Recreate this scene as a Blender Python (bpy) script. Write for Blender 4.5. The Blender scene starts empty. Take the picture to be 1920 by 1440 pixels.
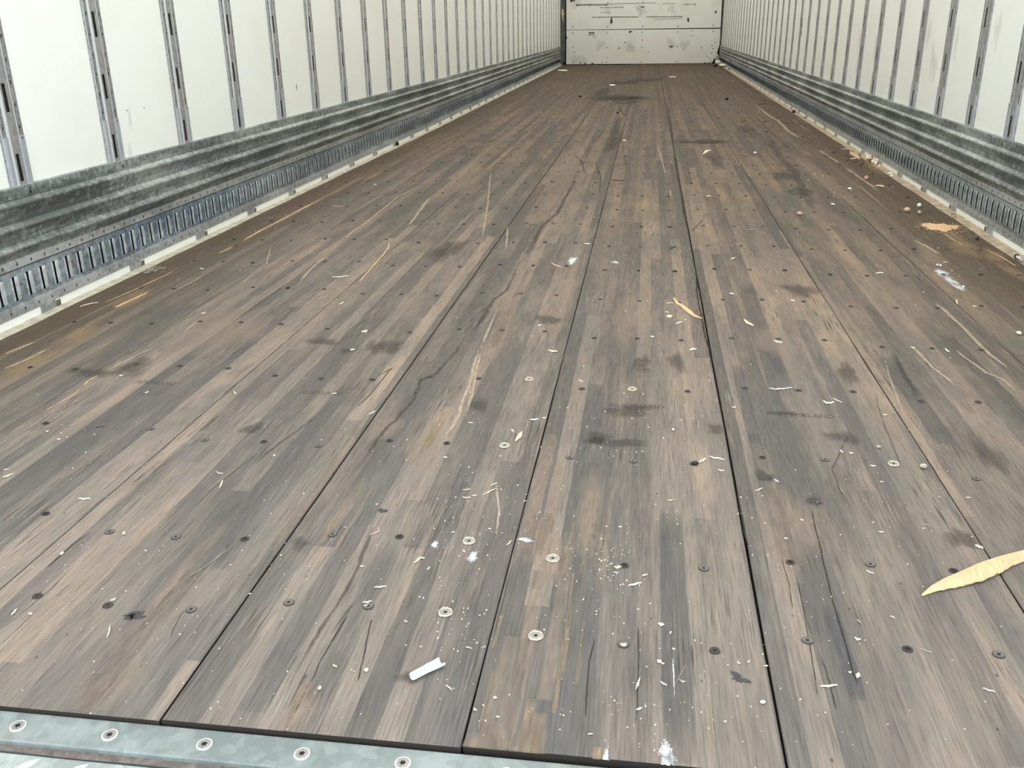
import bpy, math, random
from mathutils import Vector, Matrix
random.seed(7)
rnd = random.Random(11)
D = bpy.data
SC = bpy.context.scene
COL = SC.collection

# ------------------------------------------------------------------ camera
F_PX = 1712.0
PITCH, YAW, ROLL = .3728, .1457, -.0148
CAM = Vector((.204, 0, .652))
cy, sy = math.cos(YAW), math.sin(YAW); cp, sp = math.cos(PITCH), math.sin(PITCH)
_R = Vector((cy, sy, 0)); _F = Vector((-sy*cp, cy*cp, -sp)); _U = _R.cross(_F)
cr, sr = math.cos(ROLL), math.sin(ROLL)
AR = _R*cr + _U*sr; AU = _U*cr - _R*sr
cam = D.cameras.new('camera'); cam.sensor_fit = 'HORIZONTAL'; cam.sensor_width = 36
cam.lens = 36*F_PX/1920; cam.clip_start = .02; cam.clip_end = 100
co = D.objects.new('camera', cam); COL.objects.link(co)
M = Matrix((( AR.x, AU.x, -_F.x, CAM.x), (AR.y, AU.y, -_F.y, CAM.y), (AR.z, AU.z, -_F.z, CAM.z), (0, 0, 0, 1)))
co.matrix_world = M
SC.camera = co

# ------------------------------------------------------------------ light
SC.view_settings.view_transform = 'Standard'; SC.view_settings.look = 'None'
SC.view_settings.gamma = 1; SC.view_settings.use_curve_mapping = False
SC.view_settings.exposure = 0.16
w = D.worlds.new('sky'); SC.world = w; w.use_nodes = True
wn = w.node_tree; wn.nodes.clear()
wo = wn.nodes.new('ShaderNodeOutputWorld'); wb = wn.nodes.new('ShaderNodeBackground')
wb.inputs['Color'].default_value = (.86, .95, 1.0, 1); wb.inputs['Strength'].default_value = 3.0
wn.links.new(wb.outputs[0], wo.inputs[0])
# daylight filtering through the translucent roof skin
la = D.lights.new('roof_daylight', 'AREA'); la.shape = 'RECTANGLE'; la.size = 2.5; la.size_y = 16.6
la.energy = 215; la.color = (1.0, .967, .865)
lo = D.objects.new('roof_daylight', la); COL.objects.link(lo); lo.location = (.02, 8.95, 2.70)

# ------------------------------------------------------------------ geometry constants
XL, XR, YB = -1.287, 1.335, 17.35
Y0 = .66
SEAM = [-1.245, -.905, -.582, -.2635, .0483, .358, .668, .978, 1.284]
def flare(x, y):
    if x > 0:
        return x + .10*(max(0, y-2.9)/14)**.8*min(1, x/1.2)**2
    return x - .085*max(0, (y-6.5)/10.5)*min(1, -x/1.2)**2
def ray(px, py): return _F + AR*((px-960)/F_PX) - AU*((py-720)/F_PX)
def fl(px, py, z=0.0):
    d = ray(px, py); return CAM + d*((z-CAM.z)/d.z)
def bk(px, py, y=YB):
    d = ray(px, py); return CAM + d*(y/d.y)
def wl(px, py, X):
    d = ray(px, py); return CAM + d*((X-CAM.x)/d.x)

# ------------------------------------------------------------------ node helpers
class NT:
    def __init__(s, name, rough=.7, metal=0.0, spec=.4):
        s.m = D.materials.new(name); s.m.use_nodes = True; s.t = s.m.node_tree
        s.b = s.t.nodes['Principled BSDF']
        s.b.inputs['Roughness'].default_value = rough; s.b.inputs['Metallic'].default_value = metal
        s.b.inputs['Specular IOR Level'].default_value = spec
    def n(s, typ, **kw):
        o = s.t.nodes.new(typ)
        for k, v in kw.items(): setattr(o, k, v)
        return o
    def link(s, a, b): s.t.links.new(a, b)
    def put(s, sock, v):
        if hasattr(v, 'links') or isinstance(v, bpy.types.NodeSocket): s.link(v, sock)
        elif isinstance(v, (tuple, list)): sock.default_value = tuple(v) + ((1,) if len(v) == 3 and sock.type == 'RGBA' else ())
        else: sock.default_value = v
    def math(s, op, a, b=0.0, c=0.0, clamp=False):
        o = s.n('ShaderNodeMath', operation=op, use_clamp=clamp)
        s.put(o.inputs[0], a); s.put(o.inputs[1], b); s.put(o.inputs[2], c); return o.outputs[0]
    def mix(s, f, a, b, blend='MIX'):
        o = s.n('ShaderNodeMix', data_type='RGBA', blend_type=blend)
        s.put(o.inputs[0], f); s.put(o.inputs[6], a); s.put(o.inputs[7], b); return o.outputs[2]
    def obj(s): return s.n('ShaderNodeTexCoord').outputs['Object']
    def uv(s): return s.n('ShaderNodeTexCoord').outputs['UV']
    def sep(s, v):
        o = s.n('ShaderNodeSeparateXYZ'); s.link(v, o.inputs[0]); return o.outputs
    def comb(s, x, y, z=0.0):
        o = s.n('ShaderNodeCombineXYZ'); s.put(o.inputs[0], x); s.put(o.inputs[1], y); s.put(o.inputs[2], z); return o.outputs[0]
    def scale(s, v, k):
        o = s.n('ShaderNodeMapping'); s.link(v, o.inputs[0]); o.inputs['Scale'].default_value = k; return o.outputs[0]
    def noise(s, v, sc=5.0, det=3, rough=.5, dist=0.0):
        o = s.n('ShaderNodeTexNoise'); s.link(v, o.inputs['Vector']); o.inputs['Scale'].default_value = sc
        o.inputs['Detail'].default_value = det; o.inputs['Roughness'].default_value = rough
        o.inputs['Distortion'].default_value = dist; return o.outputs[0]
    def white(s, v):
        o = s.n('ShaderNodeTexWhiteNoise', noise_dimensions='2D'); s.link(v, o.inputs['Vector']); return o.outputs[0]
    def voro(s, v, sc):
        o = s.n('ShaderNodeTexVoronoi'); s.link(v, o.inputs['Vector']); o.inputs['Scale'].default_value = sc; return o
    def ramp(s, f, stops):
        o = s.n('ShaderNodeValToRGB'); s.link(f, o.inputs[0]); e = o.color_ramp.elements
        while len(e) < len(stops): e.new(.5)
        for i, (p, c) in enumerate(stops):
            e[i].position = p; e[i].color = tuple(c)+(1,) if isinstance(c, (tuple, list)) else (c, c, c, 1)
        return o.outputs[0]
    def map(s, f, a, b, c=0.0, d=1.0):
        o = s.n('ShaderNodeMapRange'); s.put(o.inputs[0], f)
        for i, v in enumerate((a, b, c, d)): o.inputs[i+1].default_value = v
        return o.outputs[0]
    def color(s, v): s.put(s.b.inputs['Base Color'], v); return s
    def bump(s, h, st=.3, dist=.002):
        o = s.n('ShaderNodeBump'); s.put(o.inputs['Height'], h); o.inputs['Strength'].default_value = st
        o.inputs['Distance'].default_value = dist; s.link(o.outputs[0], s.b.inputs['Normal'])

def simple(name, c, rough=.7, metal=0.0, var=.12, sc=60, spec=.4):
    t = NT(name, rough, metal, spec); o = t.obj(); n = t.noise(o, sc, 3)
    t.color(t.mix(t.map(n, .3, .7), tuple(x*(1-var) for x in c), tuple(min(1, x*(1+var)) for x in c)))
    return t.m

# ------------------------------------------------------------------ floor wood
def floor_mat():
    t = NT('oak_floor', .68, 0, .16)
    uv = t.uv(); x, y, _ = t.sep(uv)
    ob = t.obj()
    # bend the grain a little so it does not run dead straight
    wob = t.noise(t.scale(uv, (3, .9, 1)), 1.0, 2); 
    board = t.n('ShaderNodeAttribute', attribute_name='board').outputs['Fac']
    sx = t.math('MULTIPLY', x, 1/.0305)
    si = t.math('FLOOR', sx)
    r1 = t.white(t.comb(si, 3.7))
    ln = t.math('MULTIPLY_ADD', r1, .9, 1.1)
    yi = t.math('FLOOR', t.math('ADD', t.math('DIVIDE', y, ln), t.math('MULTIPLY', r1, 9.3)))
    tone = t.white(t.comb(t.math('ADD', si, 41.3), yi))
    big = t.noise(t.scale(uv, (5.0, 1.1, 1)), 1.0, 4, .6)
    med = t.noise(t.scale(uv, (22, 4, 1)), 1.0, 4, .6)
    streak = t.noise(t.scale(uv, (60, 3.0, 1)), 1.0, 4, .6, .6)
    fib = t.noise(t.scale(uv, (420, 16, 1)), 1.0, 3, .65)
    f = t.math('ADD', t.math('MULTIPLY', tone, .24), t.math('ADD', t.math('MULTIPLY', big, .60), t.math('MULTIPLY', streak, .24)))
    f = t.math('ADD', f, t.math('MULTIPLY', t.math('SUBTRACT', med, .5), .35))
    f = t.math('ADD', f, t.math('MULTIPLY', t.math('SUBTRACT', t.white(t.comb(board, 5.5)), .5), .05))
    c = t.ramp(f, [(.38, (.122, .116, .112)), (.47, (.150, .136, .125)), (.56, (.205, .180, .160)),
                   (.66, (.262, .220, .184)), (.78, (.37, .29, .215))])
    # grey-blue weathering near the doors, brown scuff and painted light falloff further in
    cool = t.noise(t.scale(uv, (9, 1.6, 1)), 1.0, 3, .6)
    c = t.mix(t.map(cool, .5, .68, 0, .35), c, (.150, .158, .162))
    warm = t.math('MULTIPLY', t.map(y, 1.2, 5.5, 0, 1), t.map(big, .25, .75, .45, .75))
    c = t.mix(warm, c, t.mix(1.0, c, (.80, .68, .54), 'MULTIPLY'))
    far = t.map(y, 4, 13, 0, .72)  # warmer, dimmer light deep inside partly put into the colour
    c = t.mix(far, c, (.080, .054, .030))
    # dirt along both walls
    ax = t.math('ABSOLUTE', t.math('SUBTRACT', x, .02))
    edge = t.math('ADD', ax, t.math('MULTIPLY', t.math('SUBTRACT', med, .5), .16))
    c = t.mix(t.map(edge, 1.05, 1.20, 0, .85), c, (.085, .056, .030))
    c = t.mix(t.map(edge, .86, 1.1, 0, .42), c, (.135, .105, .070))
    rub = t.noise(t.scale(uv, (38, .8, 1)), 1.0, 3, .55, .4)
    pm = t.noise(t.scale(uv, (4.5, 1.3, 1)), 1.3, 3)
    c = t.mix(t.math('MULTIPLY', t.map(rub, .60, .70), t.math('MAXIMUM', t.map(pm, .45, .62, 0, .5), t.map(ax, .8, 1.05, 0, .55))), c, (.34, .265, .185))
    # fine fibres
    c = t.mix(1.0, c, t.ramp(fib, [(.25, .58), (.45, .95), (.75, 1.25)]), 'MULTIPLY')
    worn = t.noise(t.scale(uv, (7, 2.2, 1)), 1.4, 3)
    near = t.map(y, .7, 2.2, .04, 0)
    zone = t.math('MULTIPLY', t.map(t.math('ABSOLUTE', t.math('SUBTRACT', x, .12)), .22, .10), t.map(y, 1.5, .85))
    zone2 = t.math('MULTIPLY', t.map(t.math('ABSOLUTE', t.math('ADD', x, .13)), .12, .05), t.map(y, 2.6, 1.6))
    near = t.math('ADD', near, t.math('ADD', t.math('MULTIPLY', zone, .13), t.math('MULTIPLY', zone2, .07)))
    wm = t.map(t.math('ADD', worn, near), .52, .66)
    crk = t.noise(t.scale(uv, (300, 10, 1)), 1.0, 2, .6, .3)
    c = t.mix(t.math('MULTIPLY', wm, t.map(crk, .57, .66)), c, (.075, .062, .052))
    c = t.mix(t.math('MULTIPLY', wm, t.map(crk, .42, .30, 0, .6)), c, (.40, .34, .275))
    # pale dust specks
    vo = t.voro(t.scale(uv, (1, 1, 1)), 150.0)
    sel = t.sep(vo.outputs['Color'])[0]
    sp_ = t.math('MULTIPLY', t.math('LESS_THAN', vo.outputs['Distance'], .16), t.math('GREATER_THAN', sel, .965))
    c = t.mix(t.math('MULTIPLY', sp_, .75), c, (.62, .57, .49))
    # dark pin marks
    vo2 = t.voro(t.scale(uv, (1.3, .8, 1)), 60.0)
    dk = t.math('MULTIPLY', t.math('LESS_THAN', vo2.outputs['Distance'], .13), t.math('GREATER_THAN', t.sep(vo2.outputs['Color'])[1], .93))
    c = t.mix(t.math('MULTIPLY', dk, .7), c, (.06, .05, .04))
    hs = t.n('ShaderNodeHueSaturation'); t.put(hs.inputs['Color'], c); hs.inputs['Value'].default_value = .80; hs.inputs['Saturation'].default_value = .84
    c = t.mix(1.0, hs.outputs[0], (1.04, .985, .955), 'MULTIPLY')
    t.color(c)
    t.put(t.b.inputs['Roughness'], t.map(big, .3, .7, .72, .9))
    t.bump(t.math('ADD', fib, t.math('MULTIPLY', t.math('MULTIPLY', wm, crk), -1.5)), .35, .0015)
    return t.m

def decal_mat(name, c, op=1.0, soft=.35, sc=(60, 60, 60), fibre=False, rough=.75, namp=.5):
    """a stain or scuff with an irregular worn edge"""
    t = NT(name, rough, 0, .3)
    a = t.n('ShaderNodeAttribute', attribute_name='a').outputs['Fac']
    o = t.obj()
    n = t.noise(t.scale(o, sc), 1.0, 4, .65)
    if fibre:
        n = t.math('ADD', t.math('MULTIPLY', n, .5), t.math('MULTIPLY', t.noise(t.scale(o, (170, 12, 60)), 1.0, 3, .6), .5))
    v = t.math('ADD', a, t.math('MULTIPLY', t.math('SUBTRACT', n, .5), namp*2))
    al = t.map(v, .5-soft, .5+soft, 0, op)
    t.color(t.mix(t.map(t.noise(t.scale(o, (200, 40, 200)), 1.0, 3), .35, .65), tuple(k*.8 for k in c), tuple(min(1, k*1.15) for k in c)))
    t.put(t.b.inputs['Alpha'], al)
    return t.m

def galv_mat(name, c1, c2, c3, rough=.5, metal=.35, stain=False):
    t = NT(name, rough, metal, .5); o = t.obj()
    big = t.noise(t.scale(o, (6, 2.2, 14)), 1.0, 5, .65)
    fine = t.noise(t.scale(o, (60, 30, 60)), 1.0, 4, .7)
    spg = t.sep(t.voro(o, 90.0).outputs['Color'])[0]
    f = t.math('ADD', t.math('MULTIPLY', big, .6), t.math('ADD', t.math('MULTIPLY', fine, .3), t.math('MULTIPLY', spg, .10)))
    c = t.ramp(f, [(.41, c1), (.50, c2), (.60, c3)])
    scr = t.noise(t.scale(o, (30, 130, 9)), 1.0, 3, .6, 1.2)
    c = t.mix(t.math('MULTIPLY', t.map(scr, .66, .72, 0, .5), t.map(big, .45, .6)), c, tuple(min(1, k*1.8) for k in c3))
    if stain:
        _, yy, zz = t.sep(o)
        n2 = t.noise(t.scale(o, (40, 28, 40)), 1.0, 4, .7)
        red = t.math('MULTIPLY', t.math('MULTIPLY', t.map(yy, 1.9, 2.0), t.map(yy, 2.45, 2.3)), t.map(n2, .56, .66, 0, .7))
        blu = t.math('MULTIPLY', t.math('MULTIPLY', t.map(yy, 2.25, 2.4), t.map(yy, 3.6, 2.9)), t.map(n2, .46, .60, 0, .55))
        c = t.mix(blu, c, (.04, .12, .26)); c = t.mix(red, c, (.30, .06, .06))
    rust = t.noise(t.scale(o, (20, 7, 60)), 1.0, 3)
    c = t.mix(t.map(rust, .66, .78, 0, .35), c, (.25, .16, .09))
    t.color(c); t.put(t.b.inputs['Roughness'], t.map(fine, .3, .7, rough-.1, rough+.15))
    t.bump(fine, .12, .002)
    return t.m

def white_mat(name, c=(.84, .86, .83), d=(.78, .79, .74)):
    t = NT(name, .42, 0, .4); o = t.obj()
    n = t.noise(t.scale(o, (3, 2.2, 2.5)), 1.0, 4, .6)
    cc = t.mix(t.map(n, .45, .75), c, d)
    sm = t.noise(t.scale(o, (9, 9, 2.5)), 1.0, 4, .7)
    cc = t.mix(t.map(sm, .66, .80, 0, .3), cc, (.42, .42, .38))
    _, _, z = t.sep(o)
    low = t.math('ADD', z, t.math('MULTIPLY', n, .25))
    cc = t.mix(t.map(low, .55, .35, 0, .18), cc, (.68, .65, .57))
    sp2 = t.noise(t.scale(o, (40, 40, 26)), 1.0, 2, .5)
    cc = t.mix(t.map(sp2, .79, .81, 0, .6), cc, (.2, .19, .17))
    t.color(cc); return t.m

MT = {}
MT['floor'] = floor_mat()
MT['gap'] = simple('seam_shadow_dirt', (.02, .016, .012), .9)
MT['galv'] = galv_mat('galvanised_band', (.085, .100, .100), (.185, .208, .203), (.34, .37, .352), .5, .3)
MT['galv_light'] = galv_mat('galvanised_flange', (.24, .25, .245), (.34, .35, .345), (.44, .455, .45), .5, .25)
MT['rail'] = galv_mat('galvanised_slotted_rail', (.13, .17, .20), (.24, .29, .33), (.40, .46, .50), .42, .45, True)
MT['railR'] = galv_mat('galvanised_slotted_rail_clean', (.15, .185, .20), (.25, .295, .315), (.38, .43, .45), .42, .45)
MT['tongue'] = galv_mat('galvanised_louvre', (.34, .40, .43), (.52, .58, .62), (.68, .74, .77), .4, .3)
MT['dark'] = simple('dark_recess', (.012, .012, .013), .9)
MT['wallL'] = white_mat('white_wall_lining')
MT['ply'] = white_mat('white_painted_plywood', (.80, .80, .76), (.72, .72, .66))
MT['post'] = simple('grey_post_steel', (.33, .325, .33), .45, .4, .2, 60)
MT['postb'] = simple('bright_post_bevel', (.66, .68, .71), .35, .35, .05, 90)
MT['postf'] = simple('dull_post_flange', (.25, .25, .255), .6, .3, .35, 100)
MT['sleeve'] = simple('bare_aluminium_sleeve', (.50, .53, .59), .35, .5, .08, 90)
MT['curb'] = simple('dusty_rail_ledge', (.44, .40, .32), .8, 0, .25, 30)
MT['curbR'] = simple('sawdust_covered_ledge', (.36, .29, .20), .85, 0, .35, 25)
MT['corner'] = simple('grey_corner_post', (.115, .12, .115), .6, .3, .3, 8)
MT['sill'] = galv_mat('galvanised_sill', (.155, .180, .175), (.205, .232, .226), (.26, .292, .283), .5, .25)
MT['tread'] = galv_mat('galvanised_tread_plate', (.24, .262, .25), (.31, .335, .32), (.40, .43, .41), .5, .2)
MT['bar'] = simple('polished_tread_bar', (.52, .60, .62), .3, .3, .08, 60)
MT['bevel'] = simple('brown_grime_joint', (.115, .092, .08), .8, 0, .35, 120)
MT['screwd'] = simple('worn_shaded_screw', (.045, .040, .037), .6, .3, .3, 300)
MT['screwg'] = simple('dull_worn_screw', (.125, .115, .105), .6, .2, .25, 300)
MT['screwb'] = simple('bare_steel_screw', (.27, .26, .25), .4, .6, .3, 400)
MT['rim'] = simple('bright_screw_rim', (.60, .60, .58), .35, .4, .1, 300)
MT['splint'] = simple('raw_wood_rim', (.50, .43, .33), .8, 0, .3, 500)
MT['socket'] = simple('screw_socket', (.012, .009, .01), .8)
MT['pale'] = simple('pale_raw_wood', (.72, .60, .40), .75, 0, .14, 200)
MT['cream'] = simple('cream_raw_wood', (.80, .74, .60), .75, 0, .12, 200)
MT['white'] = simple('white_plastic_scrap', (.86, .87, .86), .5, 0, .05, 200)
MT['pink'] = simple('pinkish_wood', (.62, .42, .33), .75, 0, .12, 200)
MT['brown'] = simple('brown_wood_scrap', (.16, .09, .05), .8, 0, .3, 150)
MT['black'] = simple('black_scrap', (.02, .018, .017), .7)
MT['tan'] = simple('tan_lump', (.56, .36, .22), .75, 0, .25, 150)
MT['grey'] = simple('grey_weathered_wood', (.40, .37, .32), .8, 0, .2, 200)
MT['leaf'] = simple('dry_brown_leaf', (.09, .05, .028), .8, 0, .35, 150)
def sawdust():
    t = NT('sawdust', .95, 0, .1); o = t.obj(); n = t.noise(o, 900, 3, .7)
    t.color(t.ramp(n, [(.35, (.60, .38, .20)), (.6, (.90, .62, .38))])); t.bump(n, .8, .003); return t.m
MT['sawdust'] = sawdust()
def splinter_mat():
    t = NT('fresh_split_timber', .6, 0, .3); o = t.obj()
    n = t.noise(t.scale(o, (900, 25, 25)), 1.0, 4, .6, .8)
    n2 = t.noise(t.scale(o, (60, 20, 60)), 1.0, 3)
    c = t.ramp(n, [(.3, (.42, .28, .14)), (.55, (.62, .43, .24)), (.75, (.72, .54, .33))])
    t.color(t.mix(t.map(n2, .45, .65, 0, .45), c, (.56, .39, .28))); t.bump(n, .4, .001); return t.m
MT['splinter'] = splinter_mat()
def plastic():
    t = NT('pale_blue_plastic', .38, 0, .5); t.color((.74, .84, .90))
    t.b.inputs['Subsurface Weight'].default_value = .25; t.b.inputs['Subsurface Radius'].default_value = (.004, .005, .006)
    return t.m
MT['plastic'] = plastic()
# marks
MT['d_gouge'] = decal_mat('fresh_gouge', (.52, .36, .20), .9, .14, (150, 60, 60), False, .8, .45)
MT['d_scr'] = decal_mat('pale_scratch', (.46, .37, .27), .6, .2, (250, 90, 60), False, .8, .7)
MT['d_crack'] = decal_mat('dark_crack', (.028, .022, .018), .95, .12, (260, 70, 60), False, .9, .55)
MT['d_grain'] = decal_mat('dark_grain_stain', (.066, .054, .047), .5, .45, (60, 14, 60), False, .8, 1.0)
MT['d_oil'] = decal_mat('black_oil_stain', (.055, .052, .058), .9, .12, (140, 40, 60), True, .7, .45)
MT['d_farstain'] = decal_mat('brown_wet_stain', (.040, .030, .020), .62, .3, (14, 4, 60), False, .7, .8)
MT['d_dark'] = decal_mat('dark_scuff', (.062, .052, .047), .42, .5, (36, 9, 60), False, .8, 1.2)
MT['d_stave'] = decal_mat('slate_grey_stave', (.090, .092, .098), .38, .35, (40, 4, 60), False, .75, .5)
MT['d_peach'] = decal_mat('rubbed_bare_wood', (.35, .265, .205), .40, .5, (34, 7, 60), False, .75, 1.1)
MT['d_orange'] = decal_mat('orange_bare_wood', (.40, .29, .18), .50, .5, (90, 6, 60), True, .75, 1.3)
MT['d_white'] = decal_mat('white_powder_mark', (.66, .68, .68), .75, .3, (400, 300, 60), False, .9, 1.5)
MT['d_dust'] = decal_mat('tan_dust_film', (.34, .23, .135), .5, .5, (16, 9, 60), False, .9, 1.1)
MT['d_mark'] = decal_mat('black_scuff_mark', (.04, .038, .034), .9, .15, (90, 90, 90), False, .8, .5)
MT['d_smudge'] = decal_mat('grey_smudge', (.46, .46, .42), .16, .5, (25, 25, 25), False, .8, 1.2)
MT['d_dash'] = decal_mat('dashed_scrape', (.12, .115, .10), .6, .25, (45, 45, 160), False, .8, 1.5)
MT['stamp'] = decal_mat('branded_ink', (.10, .075, .065), .72, .3, (220, 220, 60), False, .8, .9)

# ------------------------------------------------------------------ mesh builder
class MB:
    def __init__(s): s.v = []; s.f = []; s.mi = []; s.a = []; s.uv = []; s.bd = []; s.mats = []; s.cur = 0; s.b = 0.0
    def mat(s, k):
        m = MT[k]
        if m not in s.mats: s.mats.append(m)
        s.cur = s.mats.index(m); return s
    def vert(s, p, a=1.0, uv=None):
        s.v.append(tuple(p)); s.a.append(a); s.uv.append(uv if uv else (p[0], p[1])); s.bd.append(s.b); return len(s.v)-1
    def face(s, idx): s.f.append(tuple(idx)); s.mi.append(s.cur)
    def quad(s, *ps): s.face([s.vert(p) for p in ps])
    def box(s, a, b):
        x0, y0, z0 = a; x1, y1, z1 = b
        i = [s.vert(p) for p in ((x0,y0,z0),(x1,y0,z0),(x1,y1,z0),(x0,y1,z0),(x0,y0,z1),(x1,y0,z1),(x1,y1,z1),(x0,y1,z1))]
        for q in ((0,3,2,1),(4,5,6,7),(0,1,5,4),(1,2,6,5),(2,3,7,6),(3,0,4,7)): s.face([i[k] for k in q])
    def build(s, name, parent=None, origin=None, smooth=False):
        me = D.meshes.new(name)
        if origin is not None:
            ox, oy, oz = origin; vs = [(x-ox, y-oy, z-oz) for x, y, z in s.v]
        else: vs = s.v
        me.from_pydata(vs, [], s.f)
        for m in s.mats: me.materials.append(m)
        me.polygons.foreach_set('material_index', s.mi)
        if smooth: me.polygons.foreach_set('use_smooth', [True]*len(s.f))
        at = me.attributes.new('a', 'FLOAT', 'POINT'); at.data.foreach_set('value', s.a)
        at = me.attributes.new('board', 'FLOAT', 'POINT'); at.data.foreach_set('value', s.bd)
        ul = me.uv_layers.new(name='UVMap')
        flat = []
        for l in me.loops: flat.extend(s.uv[l.vertex_index])
        ul.data.foreach_set('uv', flat)
        me.update()
        o = D.objects.new(name, me); COL.objects.link(o)
        if origin is not None: o.location = origin
        if parent is not None: o.parent = parent
        return o
def tag(o, label=None, cat=None, group=None, kind=None):
    if label: o['label'] = label
    if cat: o['category'] = cat
    if group: o['group'] = group
    if kind: o['kind'] = kind
    return o

# flat marks lying in a surface; P maps (u,v) metres -> world point
LAYER = [0]
def blob(mb, P, c, rx, ry, ang=0.0, n=28, seed=0, jag=.25):
    r = random.Random(seed); ph = [r.uniform(0, 6.28) for _ in range(5)]
    cidx = mb.vert(P(*c), 1.15)
    rings = []
    for k, (q, a) in enumerate(((.45, .9), (.8, .5), (1.1, 0.0), (1.25, -.5))):
        ring = []
        for i in range(n):
            t = 6.28318*i/n
            j = 1+jag*(.5*math.sin(2*t+ph[0])+.35*math.sin(3*t+ph[1])+.3*math.sin(5*t+ph[2])+.2*math.sin(9*t+ph[3]))
            x = rx*q*j*math.cos(t); y = ry*q*j*math.sin(t)
            ring.append(mb.vert(P(c[0]+x*math.cos(ang)-y*math.sin(ang), c[1]+x*math.sin(ang)+y*math.cos(ang)), a))
        rings.append(ring)
    for i in range(n): mb.face((cidx, rings[0][i], rings[0][(i+1) % n]))
    for a, b in zip(rings, rings[1:]):
        for i in range(n): mb.face((a[i], b[i], b[(i+1) % n], a[(i+1) % n]))
def stroke(mb, P, pts, wd, seed=0, wob=0.0, sub=6, taper=True):
    r = random.Random(seed); q = []
    for (a, b) in zip(pts, pts[1:]):
        for k in range(sub): q.append((a[0]+(b[0]-a[0])*k/sub, a[1]+(b[1]-a[1])*k/sub))
    q.append(pts[-1]); n = len(q)
    if wob: q = [(x+r.uniform(-wob, wob), y+r.uniform(-wob, wob)*.4) for x, y in q]
    rows = []
    for i, (x, y) in enumerate(q):
        a = q[max(0, i-1)]; b = q[min(n-1, i+1)]
        dx, dy = b[0]-a[0], b[1]-a[1]; l = math.hypot(dx, dy) or 1; nx, ny = -dy/l, dx/l
        e = 1.0
        if taper: e = min(1, .15+4*min(i, n-1-i)/n)
        ww = wd*(.75+.5*r.random())
        rows.append([mb.vert(P(x+nx*ww*s_, y+ny*ww*s_), (al*e if al > 0 else al)) for s_, al in ((-1, -.3), (-.45, .9), (.45, .9), (1, -.3))])
    for a, b in zip(rows, rows[1:]):
        for k in range(3): mb.face((a[k], b[k], b[k+1], a[k+1]))

# ------------------------------------------------------------------ floor
mb = MB()
YS = [.683+(17.42-.683)*(i/34)**1.25 for i in range(35)]
GAP = [.0008, .0007, .0008, .0012, .0009, .0016, .0009, .0008, .0006]
for b in range(8):
    x0 = SEAM[b]+(GAP[b] if b else 0); x1 = SEAM[b+1]-GAP[b+1]
    mb.b = float(b)
    off = [0, .002, -.002, .0, .003, 0, .001, 0][b]
    ys = list(YS); ys[0] += off
    # top, with a tiny chamfer on each long edge
    ch = .0012; rows = []
    for y in ys:
        wj = .0007*math.sin(y*7+b) if b in (4, 5) else 0
        row = []
        for x, z in ((x0, -.02), (x0, -ch), (x0+ch, 0), ((x0*2+x1)/3, 0), ((x0+2*x1)/3, 0), (x1-ch, 0), (x1, -ch), (x1, -.02)):
            row.append(mb.vert((flare(x, y)+wj, y, z), 1, (x+.003*b, y+b*.37)))
        rows.append(row)
    for r0, r1 in zip(rows, rows[1:]):
        for k in range(7):
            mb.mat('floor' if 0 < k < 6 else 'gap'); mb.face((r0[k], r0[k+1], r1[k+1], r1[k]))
    mb.mat('gap'); mb.face(rows[0])
mb.b = 0
mb.mat('gap')
mb.quad((-1.5, .66, -.019), (1.6, .66, -.019), (1.6, 17.5, -.019), (-1.5, 17.5, -.019))
lay = [.0003]
def FP(u, v): return (u, max(v, .684), lay[0])
def fpx(x, y): p = fl(x, y); return (p.x, p.y)
# tonal staves, rubbed areas, stains, cracks, gouges (all flat wear in the boards)
mb.mat('d_stave')
def stave(x0, x1, ya, yb, a=1.0):
    n = 8; rows = []
    for i in range(n+1):
        y = ya+(yb-ya)*i/n; e = a if 0 < i < n else .35
        rows.append([mb.vert(FP(x, y), al) for x, al in ((x0-.0015, 0), (x0+.0015, e), (x1-.0015, e), (x1+.0015, 0))])
    for p, q in zip(rows, rows[1:]):
        for k in range(3): mb.face((p[k], p[k+1], q[k+1], q[k]))
for (p, q, y2) in (((1237, 1030), (1283, 1030), .69), ((1378, 720), (1398, 720), 1.42), ((1400, 560), (1420, 560), 1.70), ((1412, 860), (1436, 860), 1.22),
                   ((1570, 1230), (1600, 1230), .80), ((1665, 700), (1700, 700), 1.45)):
    a = fl(*p); b_ = fl(*q)
    stave(a.x, b_.x, y2, a.y+.10, .8)
lay[0] = .00045; mb.mat('d_peach')
for i, (x, y, rx, ry) in enumerate(((1012, 1000, .018, .075), (1040, 1050, .014, .06), (905, 1400, .02, .03), (990, 1400, .02, .04),
        (800, 830, .03, .09), (725, 805, .03, .05), (1130, 1010, .012, .1), (1105, 960, .02, .16), (1060, 560, .025, .35), (960, 540, .035, .35),
        (930, 640, .03, .25), (1480, 980, .06, .09), (1450, 640, .04, .12), (1440, 500, .03, .3), (200, 1290, .03, .06), (330, 1090, .014, .16),
        (80, 1160, .014, .14), (560, 1330, .015, .05), (420, 620, .12, .16), (1180, 590, .05, .25), (1690, 560, .05, .3), (1790, 700, .016, .22),
        (1620, 720, .014, .3), (640, 960, .012, .12), (1070, 300, .05, .9), (870, 340, .07, .5), (1540, 330, .06, .8), (1750, 480, .03, .2))):
    p = fpx(x, y); blob(mb, FP, p, rx, ry, 0, 24, 100+i)
mb.mat('d_orange')
mb.mat('d_peach')
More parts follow.
